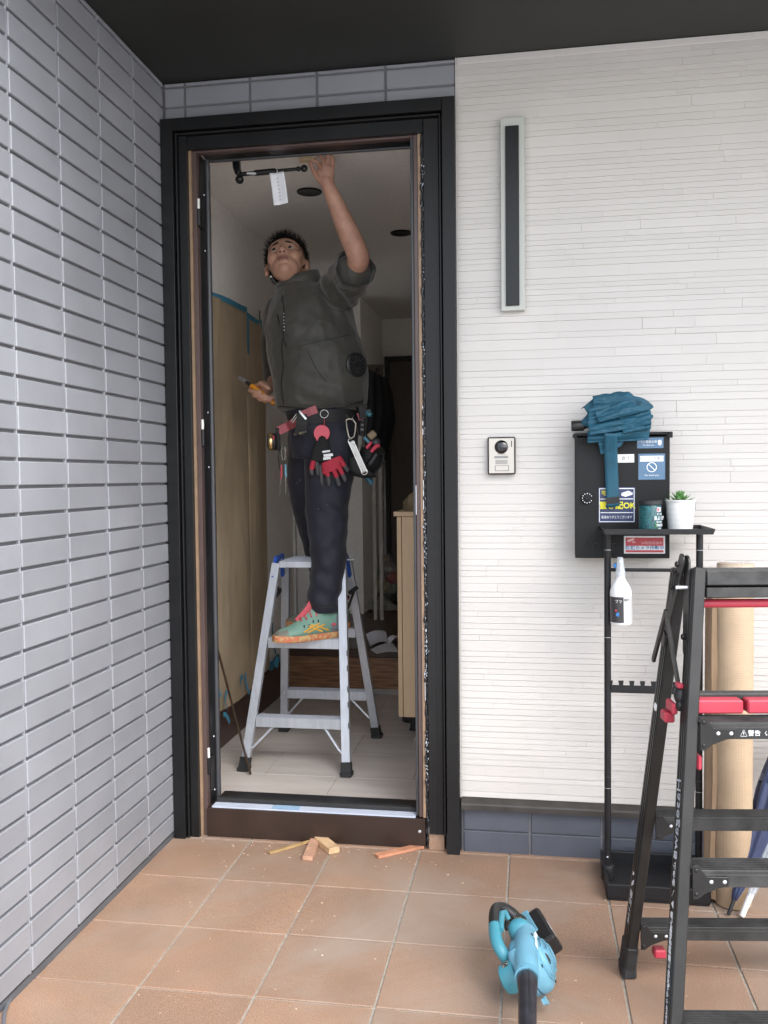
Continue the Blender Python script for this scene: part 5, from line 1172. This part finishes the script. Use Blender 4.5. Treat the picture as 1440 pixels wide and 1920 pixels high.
seam(JB, [(560, 650), (585, 643), (620, 635), (655, 628)], .0014, m_seam, jo, 'waist_seam')
seam(JB, [(600, 545), (612, 575), (640, 585), (664, 575)], .0014, m_seam, jo, 'sleeve_seam')
seam(JB, [(522, 762), (560, 764), (600, 765), (640, 762), (680, 752)], .0035, m_seam, jo, 'hem')
fc = on(JB, 668, 684, .010); fn = (FH*-.80+RH*.60).normalized()
fan = obj('fan', lathe_g([(.046, -.012), (.050, -.004), (.050, .004), (.042, .010), (.036, .010), (.034, .006), (.016, .006), (.014, .011), (.002, .012)], fc, 28, fn), m_bpl, jo, smooth=True)
q_ = Vector((0, 0, 1)).rotation_difference(fn)
for k in range(12):
    a = 2*math.pi*k/12; v1_ = q_ @ Vector((math.cos(a), math.sin(a), 0)); obj('fan_rib', bar_g(fc+v1_*.015+fn*.009, fc+v1_*.038+fn*.009, .003, .002, fn), m_gasket, fan)
# sleeve cuff, open so that the arm comes out of a dark hollow
ax_ = (PX(668, 500, .44)-PX(650, 525, .58)).normalized(); c0 = PX(658, 514, .525); c1 = c0+ax_*.07
s_1 = ax_.orthogonal().normalized(); q_1 = ax_.cross(s_1)
def cuff(u, v):
    t = 2*math.pi*u; r = .075+.004*math.sin(3*t+1)+.0025*math.sin(8*t)+.004*v; return c0.lerp(c1, v)+(s_1*math.cos(t)+q_1*math.sin(t))*r
cf_ = obj('sleeve_cuff', grid_g(48, 5, cuff), m_jk, jo, smooth=True, angle=180); cf_.modifiers.new('s', 'SOLIDIFY').thickness = .003
lb = PX(683, 491, .46); obj('care_tag', box_g(lb.x-.004, lb.x+.005, lb.y, lb.y+.001, lb.z-.006, lb.z+.008), m_stw, cf_)
# collar stand
col_ = [ringp(566, 548, .712, 46, .098, 36, .18), ringp(560, 533, .702, 43, .092, 36, .30), ringp(557, 523, .696, 42.5, .089, 36, .35)]
co_ = obj('collar', loft_g(col_, cap=False), m_jk, jo, smooth=True, angle=180); co_.modifiers.new('s', 'SOLIDIFY').thickness = .006
st_ = obj('earbud', tube_g([PX(508, 518, .64), PX(512, 524, .645), PX(519, 533, .65)], [.004, .0055, .005], 8), m_bpl, pr, smooth=True)
obj('earbud_tip', ell_g(PX(508, 519, .632), (.005, .003, .004), 8, 6), m_stw, st_)

tr = [loftp([(602, 762, .70, 70, .135), (606, 790, .70, 69, .138), (607, 830, .70, 66, .135), (607, 858, .70, 60, .12)])]
def legp(rows): return [loftp(rows)]
tr += legp([(627, 810, .68, 46, .10), (622, 850, .665, 50, .102), (617, 900, .645, 47, .095), (613, 950, .62, 42, .086), (614, 1000, .60, 38, .080), (616, 1050, .59, 34, .075), (612, 1090, .588, 33, .072), (607, 1122, .585, 32, .071), (607, 1148, .590, 30, .068)])
tr += legp([(575, 810, .76, 36, .10), (572, 860, .77, 34, .098), (571, 910, .79, 32, .09), (578, 960, .82, 31, .084), (593, 1010, .85, 29, .076), (611, 1080, .87, 29, .07), (622, 1140, .87, 27, .066)])
tm_ = remesh(tr, .0075, 6, .6)
kn = PX(615, 960, .55); an = PX(607, 1105, .53); hp1 = PX(600, 850, .57)
wrinkle(tm_, .0045, 12, ((kn, Vector((.55, 0, .85)), .10, .0042, 85), (an, Vector((.45, 0, .9)), .10, .0055, 80), (hp1, Vector((.75, 0, .5)), .12, .0035, 60), (kn+Vector((0, 0, -.14)), Vector((-.5, 0, .85)), .09, .0045, 75)))
to = obj('trousers', None, m_tr, pr, me=tm_, smooth=True, angle=180); TB = bvh_of(tm_)
seam(TB, [(652, 800), (650, 850), (652, 900)], .0012, m_seam, to, 'side_seam'); seam(TB, [(574, 1128), (600, 1140), (634, 1136)], .002, m_seam, to, 'leg_hem')
random.seed(8)
for _ in range(9):
    p = on(TB, random.uniform(555, 648), random.uniform(850, 1060), .0008); obj('dust_speck', ell_g(p, (.0008, .0008, .0008), 5, 4), m_stw, to)

# shoes ------------------------------------------------------------------
m_mint = mat('mint_mesh', (.17, .31, .245), .6, var=.07, scale=25, bump=.25, bscale=350)
m_toe = mat('worn_grey_toe', (.19, .19, .155), .6, var=.3, scale=20)
m_coral = mat('coral_knit', (.50, .075, .095), .65, var=.15, scale=30, bump=.2, bscale=300)
m_sole = mat('orange_marbled_sole', (.55, .17, .08), .6, c2=(.52, .36, .16), scale=70, thr=(.44, .56))
m_sole2 = mat('pink_sole_fleck', (.45, .10, .14), .6)
m_sgrey = mat('grey_heel_counter', (.20, .22, .25), .5, var=.15)
m_yel = mat('yellow_overlay', (.62, .34, .05), .5, var=.1)
def shoe(heel, toe, wside, pitch, nm):
    heel = Vector(heel); toe = Vector(toe); d = (toe-heel).normalized(); Ls = (toe-heel).length; s = d.cross(UP).normalized()
    if s.dot(FH) > 0: s = -s                 # s points to the camera
    u = s.cross(d).normalized(); u = u if u.z > 0 else -u
    P = lambda l, w, z: heel+d*(l*Ls)+s*w+u*z
    half = lambda l: (.030+.012*math.sin(math.pi*min(1, l*1.15)) if l < .55 else .050*math.sqrt(max(.02, 1-((l-.60)/.42)**2)) if l > .60 else .047)
    par = pr
    def outline(k, z, l0=0., l1=1., dz=0.): 
        ls = [l0+(l1-l0)*(1-math.cos(math.pi*i/16))/2 for i in range(17)]
        A = [P(l, half(l)*k*(1 if 0 < i < 16 else .35), z+.012*max(0, l-.72)**1.2*2.2) for i, l in enumerate(ls)]; B = [P(l, -half(l)*k*(1 if 0 < i < 16 else .35), z+.012*max(0, l-.72)**1.2*2.2) for i, l in enumerate(ls)]
        return A+B[::-1]
    so_ = obj('shoe', loft_g([outline(.94, 0), outline(1.02, .004), outline(1.04, .014), outline(1.0, .026), outline(.92, .0275)]), m_sole, par, smooth=True, angle=50)
    # upper: vertical sections along the length
    secs = []
    prof = [(0.02, .105), (.06, .132), (.12, .142), (.20, .142), (.28, .148), (.36, .150), (.43, .132), (.52, .106), (.62, .086), (.72, .070), (.82, .060), (.92, .051), (.985, .038)]
    for l, h in prof:
        hw = half(l)*.96; top = .45 if l < .45 else .55
        secs.append([P(l, hw*math.cos(a)*(1-(1-top)*max(0, math.sin(a))**2), .026+(h-.026)*max(0, math.sin(a))**.75) for a in [math.pi*k/14 for k in range(15)]])
    gu = loft_g(secs); up_ = obj('shoe_upper', gu, [m_mint, m_toe, m_sgrey], so_, smooth=True, angle=180)
    for pf in up_.data.polygons:
        l = (pf.center-heel).dot(d)/Ls; z = (pf.center-heel).dot(u)
        if l > .80 and z < .05 or l > .90: pf.material_index = 1
        elif l < .22 and z < .075: pf.material_index = 2
    UB = bvh_of(up_.data)
    def su(l, z, w=1):
        o_ = P(l, .2*w, z); h = UB.ray_cast(o_, -s*w); return (h[0]+s*w*.0012) if h[0] else P(l, half(l)*w, z)
    def top_(l, w):
        o_ = P(l, w, .3); h = UB.ray_cast(o_, -u); return (h[0]+u*.0012) if h[0] else P(l, w, .08)
    # side stripes, laces, tongue, collar
    for pts in ([(.24, .036), (.36, .052), (.50, .066)], [(.34, .034), (.44, .048), (.54, .062)], [(.30, .062), (.42, .050), (.56, .036)], [(.38, .068), (.50, .054), (.62, .040)]):
        obj('shoe_stripe', tube_g([su(*q) for q in pts], .0036, 6, flat=.35), m_yel, so_, smooth=True)
    obj('shoe_collar', tube_g([P(.03+.36*k/8, .030*math.sin(math.pi*k/8)+.012, .134+.012*(k/8)) for k in range(9)]+[P(.39-.36*k/8, -.030*math.sin(math.pi*k/8)-.012, .146-.012*(k/8)) for k in range(9)], .0075, 8, closed=True), m_coral, so_, smooth=True)
    tn = obj('shoe_tongue', [tube_g([top_(.66, 0), top_(.55, 0)+u*.002, top_(.46, 0)+u*.004, P(.40, 0, .154), P(.385, 0, .175)], [.012, .016, .019, .020, .016], 12, flat=.35)], m_coral, so_, smooth=True)
    obj('tongue_tab', ell_g(P(.42, 0, .166), (.014, .016, .018), 12, 8), m_mint, so_, smooth=True)
    for l, w in ((.62, .020), (.55, .024), (.48, .026), (.41, .030)):
        obj('shoe_lace', tube_g([top_(l-.01, -w)+u*.002, top_(l, 0)+u*.008, top_(l-.01, w)+u*.002], [.003, .0032, .003], 8), m_coral, so_, smooth=True)
        e = su(l-.02, .062 if l > .5 else .078); obj('lace_loop', bar_g(e-u*.006, e+u*.006, .003, .005, s), m_rubber, so_, bevel=.001)
    obj('heel_mark', ell_g(su(.17, .058), (.012, .004, .006), 10, 6), m_coral, so_, smooth=True)
    random.seed(4)
    return so_
ZS = ZS2+.0018
shoe(PX(640, 1180, .60)*Vector((1, 1, 0))+Vector((0, 0, ZS)) if False else Vector((PX(640, 1180, .62).x, .620, ZS)), Vector((PX(512, 1206, .44).x, .440, ZS-.004)), 1, 0, 'shoe')
zr = ZR2-.012+.002
shoe(Vector((PX(657, 1170, .895).x, .895, zr)), Vector((PX(536, 1170, .86).x, .862, zr)), 1, 0, 'shoe')

# tool belt and what hangs on it ------------------------------------------
m_lea = mat('coral_leather_belt', (.34, .085, .10), .55, var=.2, scale=20, bump=.15, bscale=150)
m_web = mat('black_webbing', (.014, .014, .015), .7, var=.25, scale=60, bump=.3, bscale=300)
m_steel = mat('polished_steel', (.62, .60, .56), .25, metal=.9, var=.1)
def strip(pts, wd, B, m, par, name, off=.006, th=.004, fb=.56):
    P = []
    for a, b in zip(pts[:-1], pts[1:]):
        for k in range(6): P.append(on(B, a[0]+(b[0]-a[0])*k/6, a[1]+(b[1]-a[1])*k/6, off, fb))
    P.append(on(B, *pts[-1], off, fb)); n = len(P); V = []
    for i, p in enumerate(P):
        t = (P[min(i+1, n-1)]-P[max(0, i-1)]).normalized(); v = (CAM-p).normalized(); s = v.cross(t).normalized(); V += [p-s*wd/2-v*th, p+s*wd/2-v*th, p+s*wd/2, p-s*wd/2]
    F = [(4*i+a, 4*i+(a+1) % 4, 4*i+4+(a+1) % 4, 4*i+4+a) for i in range(n-1) for a in range(4)]+[(3, 2, 1, 0), (4*n-4, 4*n-3, 4*n-2, 4*n-1)]
    return obj(name, (V, F), m, par, smooth=True)
class _JT:                                   # nearest of jacket and trousers along the view ray
    def ray_cast(self, o, d):
        a, b = JB.ray_cast(o, d), TB.ray_cast(o, d)
        if a[0] is None: return b
        if b[0] is None: return a
        return a if a[3] < b[3] else b
JT = _JT()
belt = strip([(540, 790), (575, 784), (610, 780), (650, 778), (686, 772)], .050, TB, m_web, pr, 'tool_belt', .010)
strip([(522, 808), (545, 797), (556, 789)], .036, TB, m_lea, belt, 'belt_leather', .022, fb=.60)
strip([(566, 778), (580, 772), (594, 767)], .032, TB, m_lea, belt, 'belt_leather', .020)
pl1 = strip([(567, 776), (566, 796), (562, 816)], .046, TB, m_web, belt, 'buckle_flap', .026)
strip([(551, 814), (563, 812), (575, 809)], .009, TB, m_steel, belt, 'buckle_bar', .030); strip([(561, 770), (567, 778), (574, 786)], .008, TB, m_steel, belt, 'buckle_bar', .032)
def lp2(a, b): return [PX(*a), PX(*b)]
bk = [PX(x, y, .545) for x, y in ((546, 790), (556, 776), (558, 779), (549, 793))]
obj('buckle_frame', tube_g(bk, .0022, 6, closed=True), m_steel, belt, smooth=True)
strip([(668, 765), (674, 775), (678, 787)], .022, TB, m_lea, belt, 'belt_leather', .026, fb=.60)
grp = 'tools on the worker belt'
# tape measure
tp2 = thing('tape_measure', 'black and gold tape measure clipped to the worker\'s belt', 'tape measure', PX(511, 828, .60), group=grp)
c = PX(511, 828, .60)
obj('tape_case', lathe_g([(.002, -.019), (.030, -.019), (.036, -.014), (.036, .014), (.030, .019), (.002, .019)], c, 24, RH), m_bpl, tp2, smooth=True)
obj('tape_band', [lathe_g([(.0365, -.011), (.0372, -.010), (.0372, .004), (.0365, .005)], c-RH*.002, 24, RH)], mat('gold_chrome', (.62, .45, .22), .25, metal=.9), tp2, smooth=True)
obj('tape_lock', box_g(c.x+.012, c.x+.018, c.y-.042, c.y-.030, c.z+.004, c.z+.024), m_coral, tp2, bevel=.002)
obj('belt_clip', bar_g(PX(520, 802, .60), PX(523, 845, .62), .016, .010, RH), m_web, tp2, bevel=.002)
# picks on a ring
kp = thing('tool_ring', 'steel ring of slim picks and files hanging beside the tape measure', 'tool ring', PX(532, 870, .60), group=grp)
obj('snap_hook', tube_g([PX(529, 836, .60), PX(527, 846, .60), PX(530, 862, .60), PX(534, 862, .60), PX(536, 846, .60), PX(533, 838, .60)], .0022, 6), m_steel, kp, smooth=True)
obj('lanyard', tube_g([PX(524, 838, .61), PX(522, 860, .61), PX(525, 882, .61), PX(529, 888, .61)], .0022, 6), m_web, kp, smooth=True)
for (a, b, cc, mm) in (((528, 872), (527, 898), (524, 928), m_coral), ((535, 870), (536, 895), (536, 925), m_cy2)):
    t = obj('pick_handle', tube_g([PX(*a, .60), PX(a[0]*.5+b[0]*.5, a[1]*.5+b[1]*.5, .60), PX(*b, .60)], [.0035, .0048, .004], 8), mm, kp, smooth=True)
    obj('pick_blade', tube_g([PX(*b, .60), PX(*cc, .60)], [.0026, .0016], 6), m_steel, t, smooth=True)
# glove clip and gloves
gc = thing('glove_clip', 'round coral plastic clip hanging on a steel ring from the belt', 'clip', PX(604, 800, .545), group=grp)
yg = min(on(TB, 605, 810, 0).y, on(TB, 612, 870, 0).y)-.018
obj('split_ring', tube_g([PX(608+7.5*math.cos(a), 776+7.5*math.sin(a), yg) for a in [2*math.pi*k/16 for k in range(16)]], .0016, 6, closed=True), m_steel, gc, smooth=True)
obj('cord', tube_g([PX(608, 783, yg), PX(608, 798, yg)], .0014, 6), m_coral, gc)
poly = [(15.5*math.cos(a), 15.5*math.sin(a)) for a in [R(-38)+R(256)*k/22 for k in range(23)]]+[(-9, -16), (-4, -7), (1, -5), (6, -8), (9, -13)]
sg = S(yg); o3 = PX(603.5, 812, yg)
m_clip = mat('coral_plastic', (.62, .055, .095), .4, var=.08)
obj('disc', prism_g([(x*sg, y*sg) for x, y in poly], o3, RH, UP, .005), m_clip, gc, bevel=.001)
gv = thing('work_gloves', 'red and black work gloves hanging fingers down from the coral clip', 'gloves', PX(612, 870, yg), group=grp)
m_gb = mat('black_knit', (.010, .010, .010), .85, var=.25, scale=60, bump=.4, bscale=300); m_gr = mat('red_knit', (.42, .022, .045), .75, var=.12, scale=60, bump=.3, bscale=300); m_gg = mat('grey_latex', (.055, .055, .058), .65, var=.2, scale=60)
def gp_(x, y, dy=0): return PX(460+x/5.143, 740+y/5.143, yg+dy)
rows = [(745, 410, 45), (740, 450, 60), (735, 510, 85), (740, 560, 105), (752, 610, 125), (770, 640, 130)]
obj('cuff', loft_g([ringp(460+x/5.143, 740+y/5.143, yg+.004, a/5.143, .012, 20) for x, y, a in rows]), m_gb, gv, smooth=True)
obj('palm', loft_g([ringp(460+x/5.143, 740+y/5.143, yg-.002, a/5.143, .013, 20, tilt=.42) for x, y, a in ((825, 625, 92), (840, 660, 105), (850, 700, 112), (855, 730, 105))]), m_gr, gv, smooth=True)
for (a, b, c_) in (((770, 670), (800, 790), (808, 868)), ((840, 700), (885, 800), (905, 868)), ((890, 680), (940, 770), (962, 825)), ((920, 640), (960, 690), (985, 730))):
    f_ = obj('finger', tube_g([gp_(*a, -.004), gp_(*b, -.006)], [.0105, .0095], 10, flat=.8), m_gr, gv, smooth=True)
    obj('fingertip', tube_g([gp_(*b, -.006), gp_((b[0]+c_[0])/2, (b[1]+c_[1])/2, -.006), gp_(*c_, -.006), gp_(c_[0]+2, c_[1]+14, -.006)], [.0098, .0102, .0092, .005], 10), m_gg, f_, smooth=True)
for (a, b) in (((725, 680), (740, 860)), ((690, 650), (700, 760))): obj('fingertip', tube_g([gp_(*a, .006), gp_((a[0]+b[0])/2, (a[1]+b[1])/2, .003), gp_(*b, .004), gp_(b[0]+2, b[1]+22, .004)], [.009, .0095, .009, .004], 10), m_gg, gv, smooth=True)
th_ = obj('thumb', tube_g([gp_(660, 640, 0), gp_(645, 690, -.003), gp_(638, 725, -.003)], [.0105, .0115, .010], 10), m_gr, gv, smooth=True); obj('fingertip', tube_g([gp_(638, 722, -.003), gp_(640, 755, -.003), gp_(644, 778, -.003)], [.0102, .0102, .005], 10), m_gg, th_, smooth=True)
for (x, y, w, h) in ((780, 552, 38, 9), (800, 588, 46, 14), (788, 618, 38, 13)): 
    p = gp_(x, y, -.0135); obj('glove_print', bar_g(p-RH*(w*sg/5.143), p+RH*(w*sg/5.143)+UP*.004, h*2*sg/5.143, .0006, UP), m_stw, gv)
# carabiner, folding tool
cbn2 = thing('carabiner', 'pale steel carabiner hooked to the worker\'s belt', 'carabiner', PX(657, 800, .55), group=grp)
yc_ = on(TB, 655, 830, 0).y-.020
cp_ = [(649, 788), (654, 785), (662, 787), (667, 794), (666, 808), (664, 818), (659, 822), (654, 819), (651, 805)]
obj('carabiner_body', tube_g([PX(x, y, yc_) for x, y in cp_], .0030, 8, closed=True), mat('cream_steel', (.58, .54, .46), .35, metal=.5), cbn2, smooth=True)
obj('belt_loop', tube_g([PX(650, 778, yc_+.01), PX(651, 786, yc_), PX(660, 787, yc_), PX(663, 779, yc_+.01)], .002, 6), m_steel, cbn2, smooth=True)
mtl = thing('folding_tool', 'silver folding pocket tool dangling below the carabiner', 'pocket tool', PX(670, 855, yc_), group=grp)
a, b = PX(658, 827, yc_), PX(684, 886, yc_)
mt_ = obj('tool_body', bar_g(a, b, .026, .014, RH), mat('worn_silver_plastic', (.52, .51, .49), .4, metal=.3, c2=(.25, .16, .15), scale=55, thr=(.55, .68)), mtl, bevel=.004, seg=2)
for k in (-1, 1): obj('tool_scale', bar_g(a+RH*(.011*k)-FH*.0085, b+RH*(.011*k)-FH*.0085, .004, .002, RH), mat('pale_silver', (.62, .61, .58), .3, metal=.6), mt_, bevel=.0008)
obj('key_ring', tube_g([PX(683+6*math.cos(t), 884+6*math.sin(t), yc_-.008) for t in [2*math.pi*k/14 for k in range(14)]], .0013, 6, closed=True), m_steel, mtl, smooth=True)
obj('link', tube_g([PX(655, 822, yc_), PX(652, 829, yc_), PX(657, 832, yc_), PX(660, 826, yc_)], .0016, 6, closed=True), m_steel, mtl, smooth=True)
# tool pouch on the hip
po = thing('tool_pouch', 'black hip pouch holding pliers with red and turquoise grips', 'tool pouch', PX(700, 830, .70), group=grp)
def pp(x, y, d=.70): return PX(660+x/4.57, 580+y/4.57, d)
obj('pouch_body', [loft_g([ringp(697, 838, .70, 20, .045, 20), ringp(697, 850, .70, 24, .05, 20), ringp(693, 872, .69, 24, .048, 20), ringp(688, 884, .69, 20, .042, 20), ringp(686, 888, .69, 12, .03, 20)])], mat('black_cordura', (.012, .012, .013), .7, var=.25, scale=40, bump=.4, bscale=250), po, smooth=True)
obj('pouch_panel', [loft_g([ringp(668, 858, .60, 14, .012, 16), ringp(672, 880, .60, 20, .016, 16), ringp(684, 892, .62, 22, .02, 16), ringp(690, 896, .64, 12, .014, 16)])], m_web, po, smooth=True)
obj('tool_holster', bar_g(pp(95, 860, .64), pp(85, 1080, .66), .026, .030, RH), m_web, po, bevel=.004)
for k in range(4): obj('holster_slot', bar_g(pp(93-2*k, 900+40*k, .622), pp(93-2*k, 922+40*k, .622), .012, .004, RH), m_gasket, po)
obj('driver_grip', [tube_g([pp(115, 880, .64), pp(150, 900, .64), pp(168, 905, .64)], [.008, .012, .008], 12)], m_cy, po, smooth=True)
obj('driver_body', tube_g([pp(118, 868, .645), pp(160, 870, .65)], [.012, .014], 12), m_bpl, po, smooth=True)
obj('plier_handle', tube_g([pp(105, 1095, .64), pp(130, 1125, .645), pp(155, 1150, .65)], [.007, .0065, .006], 10), m_cy2, po, smooth=True)
obj('plier_handle', tube_g([pp(125, 1190, .635), pp(150, 1160, .635), pp(165, 1140, .64)], [.008, .008, .007], 10), m_clip, po, smooth=True)
obj('plier_handle', tube_g([pp(165, 1220, .63), pp(200, 1180, .63), pp(232, 1165, .64)], [.008, .009, .008], 10), m_clip, po, smooth=True)
obj('cutter_head', [ell_g(pp(205, 1140, .645), (.020, .014, .016), 14, 10)], m_gasket, po, smooth=True)
obj('tan_grip', bar_g(pp(145, 1100, .66), pp(200, 1055, .66), .030, .020, RH), mat('tan_leather', (.36, .27, .17), .7), po, bevel=.005)
obj('pouch_tube', tube_g([pp(150, 1330, .65), pp(215, 1240, .65)], [.016, .016], 14), m_bpl, po, smooth=True)
obj('pouch_strap', tube_g([pp(240, 1230, .66), pp(275, 1250, .66), pp(265, 1310, .66), pp(200, 1400, .66), pp(150, 1440, .65)], .004, 8), m_web, po, smooth=True)
obj('tool_tail', [tube_g([pp(125, 1440, .65), pp(150, 1470, .65), pp(175, 1500, .65)], [.010, .012, .008], 10), tube_g([pp(150, 1470, .65), pp(185, 1475, .65)], [.008, .006], 8)], mat('dark_teal_plastic', (.02, .10, .14), .45), po, smooth=True)
# knife in the fist, wedge in the raised hand
kn_ = thing('knife', 'orange handled scraper knife gripped in the worker\'s lowered fist', 'knife', PX(490, 735, .70))
k0, k1, k2_, k3 = PX(447, 706, .70), PX(470, 722, .70), PX(474, 725, .70), PX(516, 757, .70)
obj('handle', tube_g([k1, k1.lerp(k3, .06), k1.lerp(k3, .5), k1.lerp(k3, .93), k3], [.008, .0125, .0115, .0125, .008], 14), mat('orange_handle', (.62, .25, .015), .4, var=.1), kn_, smooth=True)
obj('blade', bar_g(k0, k1, .017, .0025, (k1-k0).cross(FH)), mat('grey_blade', (.28, .26, .26), .35, metal=.7, var=.2, scale=60), kn_, bevel=.0006)
obj('ferrule', tube_g([k0.lerp(k1, .62), k1], [.007, .0085], 10), m_blk, kn_, smooth=True)
wd_ = PX(576, 300, .258)
obj('wood_wedge', bar_g(wd_-RH*.030+UP*.001, wd_+RH*.024+UP*.003, .014, .030, UP), mat('pale_wedge_wood', (.52, .41, .26), .7, var=.15, scale=20, stretch=(1, 8, 8)), bevel=.001, label='small pale wood wedge pinched in the worker\'s raised hand', cat='wood piece')
